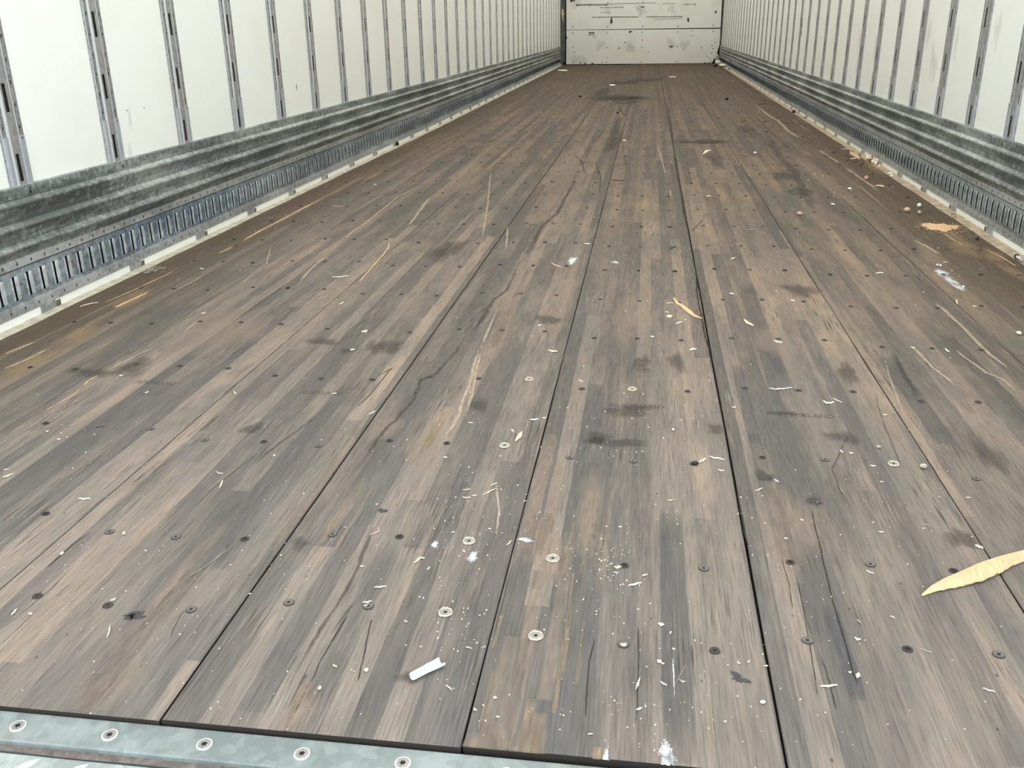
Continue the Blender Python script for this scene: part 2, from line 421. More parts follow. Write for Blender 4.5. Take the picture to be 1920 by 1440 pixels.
for (px, py, wd, y2, a) in ((985, 960, .022, 1.42, .9), (1010, 1010, .018, 1.3, .9), (965, 1250, .016, 1.0, .9), (1030, 1180, .016, 1.1, .8), (900, 1380, .03, .86, .7), (930, 620, .02, 2.6, .7), (1130, 600, .02, 2.5, .6), (1450, 1000, .022, 1.4, .6), (150, 1310, .03, .95, .6), (60, 1200, .02, 1.1, .6), (560, 950, .014, 1.35, .6)):
    p = fl(px, py); stave(p.x, p.x+wd, p.y-.12, y2, a)
mb.mat('d_orange')
for (px, py, wd, y2, a) in ((972, 1400, .010, .76, .75), (988, 1395, .014, .74, .8), (1040, 1300, .0045, .86, .85), (1052, 1240, .005, .93, .7), (1062, 1150, .004, 1.0, .6), (1112, 1420, .007, .70, .85),
        (540, 1345, .004, .74, .8), (548, 1330, .003, .76, .7), (905, 1330, .002, .80, .8), (930, 1185, .0025, .90, .8), (786, 850, .006, 1.5, .8), (802, 830, .008, 1.52, .8), (640, 1010, .003, 1.2, .7), (1083, 1250, .002, .9, .7)):
    p = fl(px, py); stave(p.x, p.x+wd, p.y-.03, y2, a)
lay[0] = .0006; mb.mat('d_dust')
for i, (x, y, rx, ry) in enumerate(((150, 625, .04, .10), (60, 680, .03, .12), (1800, 455, .05, .22), (1860, 480, .03, .12), (1640, 315, .03, .3), (700, 330, .02, .2), (250, 560, .03, .1), (1900, 510, .03, .1))):
    blob(mb, FP, fpx(x, y), rx, ry, 0, 24, 300+i, .4)
mb.mat('d_dark')
for i, (x, y, rx, ry) in enumerate(((1142, 184, .14, .55), (1180, 184, .22, .35), (1130, 172, .09, .5), (1165, 156, .2, .5), (1200, 151, .22, .6), (1235, 147, .12, .4),
        (1305, 266, .16, .12), (1330, 265, .1, .1), (1150, 250, .03, .9), (475, 803, .022, .02), (655, 657, .022, .02), (1465, 775, .03, .012), (1580, 820, .025, .03),
        (1525, 940, .014, .014), (1433, 893, .016, .02), (1345, 805, .02, .02), (1150, 830, .045, .02), (1180, 770, .05, .03), (1120, 820, .02, .03), (1270, 680, .02, .05), (1205, 680, .02, .05),
        (250, 690, .04, .05), (180, 700, .05, .03), (600, 640, .04, .03), (735, 650, .03, .05), (1030, 600, .03, .04), (1470, 330, .05, .2), (1500, 360, .04, .15), (1400, 245, .05, .5), (1340, 300, .05, .3),
        (1500, 545, .04, .08), (1590, 700, .02, .06), (900, 760, .02, .03), (1800, 1010, .02, .03), (1850, 850, .02, .08), (840, 470, .05, .15), (705, 650, .02, .05), (560, 1020, .012, .02), (760, 1270, .012, .012))):
    blob(mb, FP, fpx(x, y), rx, ry, 0, 24, 400+i, .4)
lay[0] = .0008; mb.mat('d_farstain')
for i, (x, y, rx, ry) in enumerate(((1135, 182, .16, .5), (1130, 172, .09, .45), (1170, 186, .22, .28), (1193, 183, .12, .22), (1162, 156, .14, .3), (1188, 152, .12, .3), (1210, 149, .12, .3), (1325, 266, .14, .08), (1176, 193, .1, .2))):
    blob(mb, FP, fpx(x, y), rx, ry, 0, 28, 700+i, .5)
mb.mat('d_oil')
blob(mb, FP, fpx(254, 1154), .0155, .0085, .25, 36, 5, .55)
blob(mb, FP, fpx(243, 1158), .009, .005, .5, 30, 6, .6)
blob(mb, FP, fpx(718, 958), .008, .007, 0, 24, 7, .5)
blob(mb, FP, fpx(1434, 897), .010, .010, 0, 24, 8, .5)
blob(mb, FP, fpx(1526, 941), .010, .008, 0, 24, 9, .7)
blob(mb, FP, fpx(1385, 1272), .010, .008, 0, 24, 10, .9)
mb.mat('d_white')
for i, (x, y, rx, ry) in enumerate(((1073, 489, .016, .045), (1783, 527, .016, .05), (1796, 538, .014, .04), (1765, 512, .015, .05), (1250, 1412, .007, .016), (1252, 1428, .006, .012),
        (886, 1045, .008, .012), (1153, 492, .012, .015), (985, 1013, .012, .006), (1263, 1265, .001, .03), (815, 1022, .006, .008), (1012, 610, .004, .01), (1135, 1430, .004, .02))):
    blob(mb, FP, fpx(x, y), rx, ry, 0, 24, 500+i, .4)
def S(k, pts, wd, wob=0.0):
    mb.mat(k); stroke(mb, FP, [fpx(*p) for p in pts], wd, len(mb.v), wob)
lay[0] = .0007
S('d_grain', [(885, 600), (855, 660), (815, 702), (790, 712), (775, 750), (745, 785), (718, 810), (690, 850), (665, 885)], .0045, .002)
S('d_grain', [(975, 490), (950, 545), (925, 562), (905, 595), (885, 625)], .006, .002)
S('d_grain', [(1085, 318), (1060, 372), (1045, 400), (1015, 425), (1003, 452), (985, 480)], .011, .003)
S('d_dark', [(1162, 240), (1156, 265), (1142, 285)], .035, .012)
S('d_grain', [(705, 965), (692, 1010), (672, 1060), (648, 1110), (605, 1175), (580, 1215), (556, 1262)], .0035, .001)
S('d_grain', [(620, 1190), (648, 1150), (665, 1130)], .002)
S('d_grain', [(480, 870), (500, 850), (540, 820), (575, 795), (590, 780)], .003, .001)
S('d_grain', [(355, 960), (395, 920), (470, 860), (480, 850)], .0018, .0007)
S('d_grain', [(0, 1184), (40, 1150), (90, 1110), (130, 1070)], .0016, .0006)
S('d_dark', [(1430, 250), (1460, 285), (1500, 345), (1530, 395)], .03, .012)
S('d_grain', [(1590, 815), (1560, 880), (1575, 920), (1600, 960)], .002, .001)
S('d_grain', [(1640, 740), (1655, 790), (1680, 850), (1690, 870)], .0015, .0007)
S('d_grain', [(1670, 655), (1700, 710), (1720, 745)], .007, .002)
S('d_crack', [(1520, 940), (1527, 985), (1540, 1035), (1552, 1090), (1565, 1140), (1583, 1200), (1600, 1265), (1618, 1312)], .0011, .0004)
S('d_crack', [(1490, 1070), (1500, 1110), (1515, 1190), (1525, 1250), (1535, 1320)], .0007, .0004)
S('d_crack', [(1463, 1040), (1480, 1100), (1487, 1150)], .0006, .0004)
S('d_crack', [(1538, 1225), (1555, 1280), (1570, 1340)], .0007, .0004)
S('d_crack', [(1120, 1180), (1105, 1240), (1100, 1300), (1098, 1360)], .0008, .0005)
S('d_crack', [(1195, 1160), (1198, 1230), (1196, 1290), (1192, 1370)], .0008, .0004)
S('d_crack', [(660, 1140), (630, 1190), (600, 1240), (580, 1290)], .0009, .0004)
S('d_crack', [(700, 1150), (690, 1190), (680, 1240), (665, 1300)], .001, .0005)
S('d_crack', [(80, 1073), (110, 1045), (140, 1018), (175, 995)], .0011, .0005)
S('d_crack', [(318, 1205), (325, 1180), (340, 1152), (350, 1142)], .0005, .0002)
S('d_crack', [(1298, 480), (1305, 515), (1308, 560), (1314, 590), (1320, 620), (1330, 660), (1338, 700)], .003, .0012)
S('d_crack', [(1250, 185), (1255, 215), (1260, 250), (1266, 300), (1275, 350), (1285, 410), (1293, 450)], .006, .002)
S('d_crack', [(1378, 910), (1388, 955), (1396, 1000), (1406, 1040)], .0012, .0006)
S('d_crack', [(430, 610), (480, 572), (545, 528)], .001, .0006)
S('d_crack', [(1150, 160), (1160, 200), (1175, 225)], .005, .003)
S('d_crack', [(1115, 300), (1126, 330), (1124, 370)], .003, .001)
S('d_crack', [(1072, 285), (1092, 305), (1097, 330)], .003, .001)
S('d_crack', [(1165, 255), (1172, 300), (1176, 318)], .0025, .001)
S('d_crack', [(1112, 270), (1128, 250), (1135, 240)], .003, .001)
S('d_crack', [(1295, 435), (1310, 420), (1320, 410)], .002, .001)
S('d_crack', [(700, 710), (735, 690), (690, 745), (660, 770)], .0012, .0006)
S('d_crack', [(960, 1060), (940, 1140), (925, 1200)], .0004, .0004)
lay[0] = .00095
S('d_gouge', [(74, 777), (110, 757), (140, 740), (155, 727)], .0022)
S('d_gouge', [(155, 726), (165, 715), (188, 703)], .0030)
S('d_scr', [(195, 700), (225, 683), (262, 664), (295, 650)], .0030, .001)
S('d_scr', [(340, 628), (355, 615), (370, 603)], .0040, .002)
S('d_gouge', [(405, 477), (440, 461), (490, 432), (525, 414), (570, 390), (632, 358)], .0085)
S('d_gouge', [(405, 477), (430, 467), (470, 445)], .008)
S('d_gouge', [(208, 580), (240, 566), (285, 545)], .0085)
S('d_gouge', [(180, 575), (250, 545), (345, 500)], .004)
S('d_scr', [(0, 696), (50, 675), (100, 650)], .006)
S('d_scr', [(0, 668), (40, 652), (70, 640)], .008)
S('d_scr', [(320, 550), (360, 530), (385, 515)], .003)
S('d_scr', [(449, 540), (456, 530), (470, 517), (500, 495), (505, 475), (509, 455)], .0035, .0015)
S('d_scr', [(556, 536), (580, 508), (600, 490), (622, 474)], .006, .001)
S('d_scr', [(630, 462), (665, 432), (690, 415), (745, 370), (810, 335)], .006, .002)
S('d_gouge', [(660, 545), (690, 510), (715, 482), (728, 465), (732, 450)], .004)
S('d_scr', [(760, 430), (785, 398), (810, 365)], .008, .002)
S('d_scr', [(1415, 194), (1425, 203), (1440, 216), (1458, 226), (1468, 236), (1478, 246), (1495, 256), (1512, 265)], .017, .004)
S('d_scr', [(1530, 278), (1560, 297), (1575, 307)], .012, .003)
S('d_scr', [(1580, 312), (1600, 325), (1625, 342), (1650, 360)], .011, .002)
S('d_scr', [(1231, 268), (1238, 290), (1244, 312), (1250, 337)], .005, .001)
S('d_scr', [(1256, 355), (1258, 370)], .005)
S('d_scr', [(921, 310), (918, 350), (914, 385), (908, 425), (903, 460)], .0045, .0015)
S('d_scr', [(952, 422), (951, 445), (948, 470)], .0045, .001)
S('d_gouge', [(1845, 466), (1880, 484), (1912, 504)], .004)
S('d_scr', [(1762, 433), (1790, 452), (1812, 463)], .005)
S('d_scr', [(1708, 448), (1740, 464), (1765, 480)], .009)
S('d_scr', [(1786, 652), (1810, 672), (1850, 700), (1880, 712), (1920, 745)], .0045, .001)
S('d_scr', [(1700, 640), (1750, 690), (1800, 730)], .005, .002)
S('d_scr', [(1745, 560), (1790, 600), (1850, 660), (1900, 700)], .007, .002)
S('d_scr', [(1660, 678), (1668, 710), (1680, 740), (1692, 775)], .002, .0005)
S('d_scr', [(1290, 1240), (1262, 1290)], .0005)
S('d_scr', [(1255, 830), (1262, 880)], .001)
S('d_scr', [(930, 900), (935, 960), (931, 1010)], .0025, .001)
S('d_scr', [(1370, 970), (1400, 960)], .0006)
S('d_scr', [(340, 1090), (390, 1060), (440, 1020)], .0008)
S('d_scr', [(940, 560), (900, 660), (890, 720), (870, 790)], .004, .0015)
S('d_scr', [(905, 630), (880, 720), (855, 790), (830, 830)], .005, .002)
floor = mb.build('floor'); tag(floor, kind='structure')
# stamps burnt into the boards
def stamp(txt, px, py, w_m, h_m):
    c = D.curves.new('stamp_text', 'FONT'); c.body = txt; c.size = 1.0; c.align_x = 'LEFT'
    c.offset = .012
    o = D.objects.new('tmp', c); COL.objects.link(o)
    bpy.context.view_layer.update()
    me = D.meshes.new_from_object(o.evaluated_get(bpy.context.evaluated_depsgraph_get()))
    COL.objects.unlink(o); D.objects.remove(o); D.curves.remove(c)
    xs = [v.co.x for v in me.vertices]; ys = [v.co.y for v in me.vertices]
    kx = w_m/(max(xs)-min(xs)); ky = h_m/(max(ys)-min(ys)); mx = min(xs); my = min(ys)
    p = fl(px, py)
    for v in me.vertices: v.co = Vector((p.x+(v.co.x-mx)*kx, p.y+(v.co.y-my)*ky, .0011))
    at = me.attributes.new('a', 'FLOAT', 'POINT'); at.data.foreach_set('value', [.62]*len(me.vertices))
    me.materials.clear(); me.materials.append(MT['stamp'])
    s = D.objects.new('stamp', me); COL.objects.link(s); s.parent = floor
    s['label'] = 'dark worn lettering stamped into the board'
stamp('ROCKLAND', 1464, 781, .093, .017)
stamp('ROCKLAND', 1142, 763, .100, .017)
stamp('ROCKLAND', 252, 719, .083, .017)
stamp('ROCKLAND', 562, 738, .083, .017)

# ------------------------------------------------------------------ floor screws
def star(mb, c, r, z, R, seg=24):
    """head disc with a six-lobed socket"""
    pts = []
    for i in range(seg):
        t = 6.28318*i/seg; rr = r*(.80+.26*math.cos(6*t)); pts.append((rr*math.cos(t), rr*math.sin(t)))
    return pts
def screw_mesh(name, R, head, rim, rimw=.15, dome=.0009, ring=None):
    m = MB(); n = 24; st = star(m, 0, R*.42, 0, R)
    m.mat(head)
    lo_ = [m.vert((x, y, dome*.2)) for x, y in st]
    up = [m.vert((x, y, dome)) for x, y in st]
    mid = [m.vert((R*(1-rimw)*math.cos(6.28318*i/n), R*(1-rimw)*math.sin(6.28318*i/n), dome*1.0)) for i in range(n)]
    out = [m.vert((R*math.cos(6.28318*i/n), R*math.sin(6.28318*i/n), dome*.9)) for i in range(n)]
    bas = [m.vert((R*1.03*math.cos(6.28318*i/n), R*1.03*math.sin(6.28318*i/n), -.0005)) for i in range(n)]
    m.mat('socket'); m.face(lo_)
    for i in range(n):
        j = (i+1) % n
        m.mat('socket'); m.face((lo_[i], lo_[j], up[j], up[i]))
        m.mat(head); m.face((up[i], up[j], mid[j], mid[i]))
        m.mat(rim); m.face((mid[i], mid[j], out[j], out[i])); m.face((out[i], out[j], bas[j], bas[i]))
    if ring:   # raised torn wood around the head
        rr = random.Random(5); m.mat(ring); a = []; b = []; c = []
        for i in range(n*2):
            t = 6.28318*i/(n*2)
            for lst, k, z in ((a, 1.02, .0006), (b, 1.14+.08*rr.random(), .0017+.0012*rr.random()), (c, 1.28+.16*rr.random(), .0)):
                lst.append(m.vert((R*k*math.cos(t), R*k*math.sin(t), z)))
        for i in range(n*2):
            j = (i+1) % (n*2); m.face((a[i], a[j], b[j], b[i])); m.face((b[i], b[j], c[j], c[i]))
    o = m.build(name); me = o.data; COL.objects.unlink(o); D.objects.remove(o); return me
ME_dark = screw_mesh('screw', .0060, 'screwd', 'screwd', .15, .0004)
ME_dull = screw_mesh('screw', .0064, 'screwg', 'screwd', .10, .0004)
ME_bare = screw_mesh('screw', .0066, 'screwb', 'screwb', ring='splint')
ME_hole = screw_mesh('screw', .0058, 'socket', 'screwd', .35, .0003)
SX = [(-1.15, -1.055, -.955), (-.845, -.742, -.640), (-.521, -.422, -.320), (-.208, -.109, -.011), (.102, .200, .300), (.409, .510, .609), (.721, .823, .925), (1.03, 1.13, 1.225)]
screws = []
for b in range(8):
    odd = b % 2 == 1
    rows = [(.895 if odd else .865)]
    rows += [(1.0605 if odd else 1.0275)+.3072*k for k in range(53)]
    for y in rows:
        for x in SX[b]:
            screws.append([x+rnd.uniform(-.004, .004), y+rnd.uniform(-.005, .005)])
def vis(x, y):
    v = Vector((x, y, 0))-CAM; d = v.dot(_F)
    px = 960+F_PX*v.dot(AR)/d; py = 720-F_PX*v.dot(AU)/d
    return -10 < px < 1930 and py < 1450
bare = [fpx(837, 1145), fpx(881, 1014), fpx(946, 836), fpx(1676, 880), fpx(988, 713), fpx(1011, 1191), fpx(1035, 1052), fpx(1190, 735)]
inview = sorted([s for s in screws if vis(*s)], key=lambda s: s[1])
for i, (x, y) in enumerate(inview[:100]):
    me = ME_dull if (y < 1.5 and rnd.random() < .7) else ME_dark  # farther heads darker: shade of their recess put into the colour
    if any(math.hypot(x-a, y-b_) < .03 for a, b_ in bare): me = ME_bare
    elif rnd.random() < .3: me = ME_hole
    o = D.objects.new('screw', me); COL.objects.link(o); o.parent = floor
    o.location = (flare(x, y), y, .001); o.rotation_euler = (0, 0, rnd.uniform(0, 1))
    if me is ME_bare: o['label'] = 'bare steel screw ringed by torn pale wood'
m = MB()
rest = inview[100:]
for (x, y) in rest:
    m.mat('screwd' if rnd.random() < .55 else 'socket')  # near-black heads carry the painted shade of their recesses
    R = .0056*rnd.uniform(.8, 1.1); X = flare(x, y)
    t_ = [m.vert((X+R*math.cos(.6283*k), y+R*math.sin(.6283*k), .0022)) for k in range(10)]
    b2 = [m.vert((X+R*1.2*math.cos(.6283*k), y+R*1.2*math.sin(.6283*k), .0)) for k in range(10)]
    m.face(t_)
    for k in range(10): m.face((b2[k], b2[(k+1) % 10], t_[(k+1) % 10], t_[k]))
o = m.build('screw_rows', floor); tag(o, kind='stuff')

# ------------------------------------------------------------------ threshold and tread plate
m = MB(); m.mat('sill')
m.box((-1.33, .6405, -.03), (1.33, .6800, -.0042))
m.mat('bevel')
for a, b2 in zip([-1.33+.02*i for i in range(133)], [-1.33+.02*(i+1) for i in range(133)]):
    ya = .6335+.0006*math.sin(a*43); yb = .6335+.0006*math.sin(b2*43)
    m.quad((a, ya, -.0115), (b2, yb, -.0115), (b2, .641, -.0095), (a, .641, -.0095))
sill = m.build('trim_1'); tag(sill, kind='structure')
bv = sill.modifiers.new('soft_edges', 'BEVEL'); bv.width = .0016; bv.segments = 2; bv.limit_method = 'ANGLE'; bv.angle_limit = .9
ME_sill = screw_mesh('screw', .0079, 'screwb', 'rim', .17, .0011)
for k in range(-11, 12):
    x = -.004+.1005*k
    o = D.objects.new('screw', ME_sill); COL.objects.link(o); o.parent = sill
    o.location = (x, .6595+rnd.uniform(-.0008, .0008), -.0038); o.rotation_euler = (0, 0, rnd.uniform(0, 1))
m = MB(); m.mat('tread')
m.box((-1.33, .30, -.06), (1.33, .6325, -.013))
m.mat('bar')
for r in range(7):
    for k in range(-26, 27):
        cx = .052*k+(.026 if r % 2 else 0)-.382+.372; cyy = .617-.026*r; an = .9 if r % 2 == 0 else -.9
        L, W = .0165, .0042; ring = []; n = 12
        for i in range(n):
            t = 6.28318*i/n; u = L*math.cos(t); v = W*math.sin(t)*abs(math.sin(t))**.3
            ring.append((cx+u*math.cos(an)-v*math.sin(an), cyy+u*math.sin(an)+v*math.cos(an)))
        lo_ = [m.vert((x, y, -.0129)) for x, y in ring]
        up = [m.vert((cx+(x-cx)*.7, cyy+(y-cyy)*.7, -.0108)) for x, y in ring]
        m.face(up)
        for i in range(n): m.face((lo_[i], lo_[(i+1) % n], up[(i+1) % n], up[i]))
tread = m.build('trim_2'); tag(tread, kind='structure')

# ------------------------------------------------------------------ side walls
def ylist(n=36): return [Y0+(17.42-Y0)*(i/n) for i in range(n+1)]
def side(sgn, X, zs, nm, pfar, pitch, k0, ms):
    def W(d, y, z):     # d metres inwards from the lining
        return (flare(X, y)-sgn*d, y, z)
    # lining
    m = MB(); m.mat('wallL'); rows = []
    for y in ylist():
        rows.append([m.vert(W(0, y, z)) for z in (-.005, .6, 1.4, 2.74)]+[m.vert(W(-.03, y, z)) for z in (2.74, -.005)])
    for a, b in zip(rows, rows[1:]):
        for k in range(5): m.face((a[k], a[k+1], b[k+1], b[k]) if sgn > 0 else (a[k], b[k], b[k+1], a[k+1]))
    def WP(u, v): return W(.0008, u, v)
    for kind, pts, rx, rz in ms:
        m.mat(kind)
        for i, (px, py) in enumerate(pts):
            p = wl(px, py, X); p = wl(px, py, flare(X, p.y)); p = wl(px, py, flare(X, p.y)); blob(m, WP, (p.y, p.z), rx*max(1, p.y/4), rz, 0, 20, int(px), .4)
    wall = m.build('wall_'+nm); tag(wall, kind='structure')
    # posts, one mesh shared, each its own part
    def post_mesh():
        q = MB(); wd = .083
        def P(y, d, z): return (-sgn*d, y, z)
        def strip(y0, d0, y1, d1, z0, z1): q.quad(P(y0, d0, z0), P(y1, d1, z0), P(y1, d1, z1), P(y0, d0, z1))
        zt = 2.73; zb = .29; zs_ = .426*zs
        q.mat('postf'); strip(-.002, .0005, 0, .004, zb, zt)
        q.mat('postb'); strip(0, .004, .004, .004, zb, zt)
        q.mat('postf'); strip(.004, .0035, .020, .0035, zs_, zt)
        q.mat('postb' if sgn < 0 else 'post'); strip(.020, .0035, .028, .0062, zb, zt)  # left bevel: door daylight put into its lighter colour
        # slotted web
        q.mat('post'); a, b = .028, .056; s0, s1 = .034, .046
        strip(a, .0062, s0, .0062, zb, zt); strip(s1, .0062, b, .0062, zb, zt)
        z = zb; sl = [(.322*zs+.160*k, .322*zs+.160*k+.064) for k in range(15)]
        for z0, z1 in sl:
            q.mat('post'); strip(s0, .0062, s1, .0062, z, z0); z = z1
            q.mat('socket'); strip(s0, .003, s1, .003, z0, z1); strip(s0, .0062, s0, .003, z0, z1); strip(s1, .003, s1, .0062, z0, z1)
            q.quad(P(s0, .0062, z1), P(s1, .0062, z1), P(s1, .003, z1), P(s0, .003, z1))
            q.quad(P(s0, .0062, z0), P(s1, .0062, z0), P(s1, .003, z0), P(s0, .003, z0))
        q.mat('post'); strip(s0, .0062, s1, .0062, z, zt)
        q.mat('postf'); strip(b, .0062, .060, .005, zb, zt)
        q.mat('postb'); strip(.060, .005, .064, .005, zs_, zt)
        q.mat('postf'); strip(.064, .0035, wd, .0035, zs_, zt); strip(wd, .0035, wd, .0, zs_, zt)
        # rivet dots down the flanges
        q.mat('dark')
        z = zs_+.02
        while z < 2.7:
            for yy in (.012, .073):
                q.quad(P(yy-.0017, .0042, z-.004), P(yy+.0017, .0042, z-.004), P(yy+.0017, .0042, z+.004), P(yy-.0017, .0042, z+.004))
            z += .0508
        # bare lower sleeve over both flanges
        q.mat('sleeve')
        strip(.004, .004, .009, .0065, zb, zs_); strip(.009, .0065, .018, .0065, zb, zs_); strip(.018, .0065, .022, .0045, zb, zs_)
        strip(.058, .0055, .062, .0075, zb, zs_); strip(.062, .0075, .079, .0075, zb, zs_); strip(.079, .0075, wd+.001, .002, zb, zs_)
        q.quad(P(.058, .003, zs_), P(wd, .003, zs_), P(wd, .0075, zs_), P(.058, .0075, zs_))
        q.quad(P(.004, .003, zs_), P(.022, .003, zs_), P(.022, .0065, zs_), P(.004, .0065, zs_))
        q.mat('dark'); q.quad(P(.068, .0079, zs_-.008), P(.072, .0079, zs_-.008), P(.072, .0079, zs_-.003), P(.068, .0079, zs_-.003))
        o = q.build('wall_post'); me = o.data; COL.objects.unlink(o); D.objects.remove(o); return me
    pm = post_mesh()
    k = k0; posts = []
    while pfar+pitch*k < 17.3:
        y = pfar+pitch*k-.083; k += 1
        if y < .7: continue
        o = D.objects.new('wall_post', pm); COL.objects.link(o); o.parent = wall
        o.location = (flare(X, y+.04), y, 0); posts.append(y)
    # ---- galvanised base
    base = D.objects.new('baseboard_'+nm, None); COL.objects.link(base); base.location = (0, 0, 0); tag(base, kind='structure')
    def extrude(name, prof, mats, ys, label=None, extra=None, jig=0.0):
        m = MB(); rows = []
        for y in ys: rows.append([m.vert(W(d, y, z)) for d, z in prof])
        for a, b in zip(rows, rows[1:]):
            for k in range(len(prof)-1):
                m.mat(mats[k] if isinstance(mats, list) else mats)
                m.face((a[k], b[k], b[k+1], a[k+1]) if sgn > 0 else (a[k], a[k+1], b[k+1], b[k]))
        if extra: extra(m)
        o = m.build(name, base)
        if label: o['label'] = label
        return o
    Z = lambda z: z*zs
    prof = [(0, .313), (.016, .313), (.0165, .311), (.0165, .285), (.0245, .277), (.0255, .273), (.0165, .250), (.0150, .234), (.0255, .225), (.0265, .221),
            (.0165, .199), (.0150, .187), (.0255, .179), (.0265, .175), (.015, .157), (.013, .150)]
    def riv(m):
        m.mat('dark')
        for y in posts:
            yc = y+.047
            for zc, dd in ((.297, .0170), ):
                ring = []
                for i in range(8):
                    t = .7854*i; ring.append(m.vert(W(dd+.0008, yc+.0028*math.cos(t), Z(zc)+.0042*math.sin(t))))
                m.face(ring)
            m.mat('galv_light')
            ring = [m.vert(W(.0195, yc+.0016+.0018*math.cos(.7854*i), Z(.299)+.003*math.sin(.7854*i))) for i in range(8)]; m.face(ring); m.mat('dark')
    extrude('corrugated_band', [(d, Z(z)) for d, z in prof], 'galv', ylist(72), extra=riv)
    # upper flange with round holes (lighter steel)
    sp_ = .0535 if sgn < 0 else .0522
    ph = 1.949 if sgn < 0 else 1.93
    def holes(zc, off, dd, r=.0034):
        def f(m):
            m.mat('dark'); y = ph+off-sp_*math.floor((ph+off-.7)/sp_)
            while y < 17.2:
                m.face([m.vert(W(dd, y+r*.75*math.cos(.7854*i), Z(zc)+r*1.15*math.sin(.7854*i))) for i in range(8)]); y += sp_
        return f
    extrude('upper_flange', [(.0135, Z(.151)), (.014, Z(.1475)), (.014, Z(.131)), (.009, Z(.127))], 'galv_light', ylist(36), extra=holes(.140, 0, .0146))
    # slotted rail
    m = MB(); zt, zb = Z(.127), Z(.046); o0, o1 = Z(.056), Z(.114)
    y = ph-.032-sp_*math.floor((ph-.032-.72)/sp_)
    ins = .012
    def q(mat, *ps):
        if ps[-1] == ps[-2]: ps = ps[:-1]
        if mat == 'rail' and sgn > 0: mat = 'railR'
        m.mat(mat); ps = [W(d, yy, z) for d, yy, z in ps]; m.quad(*(ps if sgn > 0 else ps[::-1]))
    prev = Y0
    while y < 17.15:
        ya, yb = y, y+.026           # opening
        q('rail', (ins, prev, zb), (ins, ya, zb), (ins, ya, zt), (ins, prev, zt))
        q('rail', (ins, ya, o1), (ins, yb, o1), (ins, yb, zt), (ins, ya, zt))
        q('rail', (ins, ya, zb), (ins, yb, zb), (ins, yb, o0), (ins, ya, o0))
        # pressed edge on the near side, then the open slit
        q('tongue', (ins+.0003, ya-.002, o0-.001), (ins+.0003, ya+.0055, o0+.004), (ins+.0003, ya+.0055, o1-.004), (ins+.0003, ya-.002, o1+.001))  # lighter steel paints the door daylight caught by this edge
        q('rail', (ins, ya, o0), (ins, ya+.0055, o0), (ins, ya+.0055, o1), (ins, ya, o1))
        # louvre tongue, proud at its near edge, flush at its far edge
        t0 = ya+.0070; e = .009; pr = ins+.0045
        A = (pr, t0, o0+e); B = (pr, t0, o1-e); C_ = (ins+.0005, yb+.001, o1-.001); E_ = (ins+.0005, yb+.001, o0+.001)
        T1 = (ins+.001, t0+.006, o1); T0 = (ins+.001, t0+.006, o0)
        q('tongue', A, E_, C_, B)
        q('tongue', B, C_, T1, T1)
        q('tongue', E_, A, T0, T0)
        q('dark', (.003, ya-.001, o0-.002), (.003, yb+.001, o0-.002), (.003, yb+.001, o1+.002), (.003, ya-.001, o1+.002))  # near-black sheet paints the shade inside the opening
        prev = yb; y += sp_
    q('rail', (ins, prev, zb), (ins, 17.35, zb), (ins, 17.35, zt), (ins, prev, zt))
    q('rail', (.009, Y0, zt), (ins, Y0, zt), (ins, 17.35, zt), (.009, 17.35, zt))
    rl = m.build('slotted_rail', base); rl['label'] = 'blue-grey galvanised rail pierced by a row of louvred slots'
    # lower flange with holes
    extrude('lower_flange', [(.012, Z(.0465)), (.0125, Z(.043)), (.0135, Z(.026)), (.0135, Z(.0205)), (.0, Z(.020))], 'galv_light', ylist(36), extra=holes(.032, -.003, .0138, .003))
    # tab under each post
    for yp in posts:
        t = MB(); t.mat('galv_light'); X0 = flare(X, yp)
        for (a, b, d) in ((0, .012, .016), (.012, .030, .014), (.030, .042, .018), (.042, .062, .014)):
            xs = sorted((X0, X0-sgn*d)); t.box((xs[0], yp+a, .0015), (xs[1], yp+b, Z(.020)))
        t.mat('bevel'); xs = sorted((X0, X0-sgn*.0135)); t.box((xs[0], yp+.062, .0015), (xs[1], yp+.082, Z(.0165)))
        t.build('bracket', base)
    m = MB(); m.mat('wallL'); rows = []
    for y in ylist(36): rows.append([m.vert(W(.004, y, Z(.022))), m.vert(W(.0115, y, Z(.0215))), m.vert(W(.0125, y, Z(.020))), m.vert(W(.0125, y, .0012))])
    for a, b in zip(rows, rows[1:]):
        for k in range(3): m.face((a[k], b[k], b[k+1], a[k+1]) if sgn > 0 else (a[k], a[k+1], b[k+1], b[k]))
    o = m.build('base_strip', base); o['label'] = 'white painted strip just above the ledge'
    # dusty ledge beside the floor
    m = MB(); m.mat('curb' if sgn < 0 else 'curbR'); inner = SEAM[0] if sgn < 0 else SEAM[-1]; rows = []
    for y in ylist(160):
        xe = flare(inner, y)-sgn*(.002+.0015*math.sin(y*11)+.001*math.sin(y*37)); xw = flare(X, y)+sgn*.002
        rows.append([m.vert((xw, y, .0012)), m.vert(((xe*.5+xw*.5), y, .0014)), m.vert((xe+sgn*.004, y, .0012)), m.vert((xe, y, .0002))])
    for a, b in zip(rows, rows[1:]):
        for k in range(3): m.face((a[k], b[k], b[k+1], a[k+1]) if sgn < 0 else (a[k], a[k+1], b[k+1], b[k]))
    m.build('floor_ledge', base)
    return wall, base, posts
smL = [('d_mark', [(238, 207), (270, 202)], .004, .002), ('d_smudge', [(243, 285), (243, 225)], .012, .03), ('d_mark', [(302, 17)], .004, .006), ('d_mark', [(556, 163)], .004, .012)]
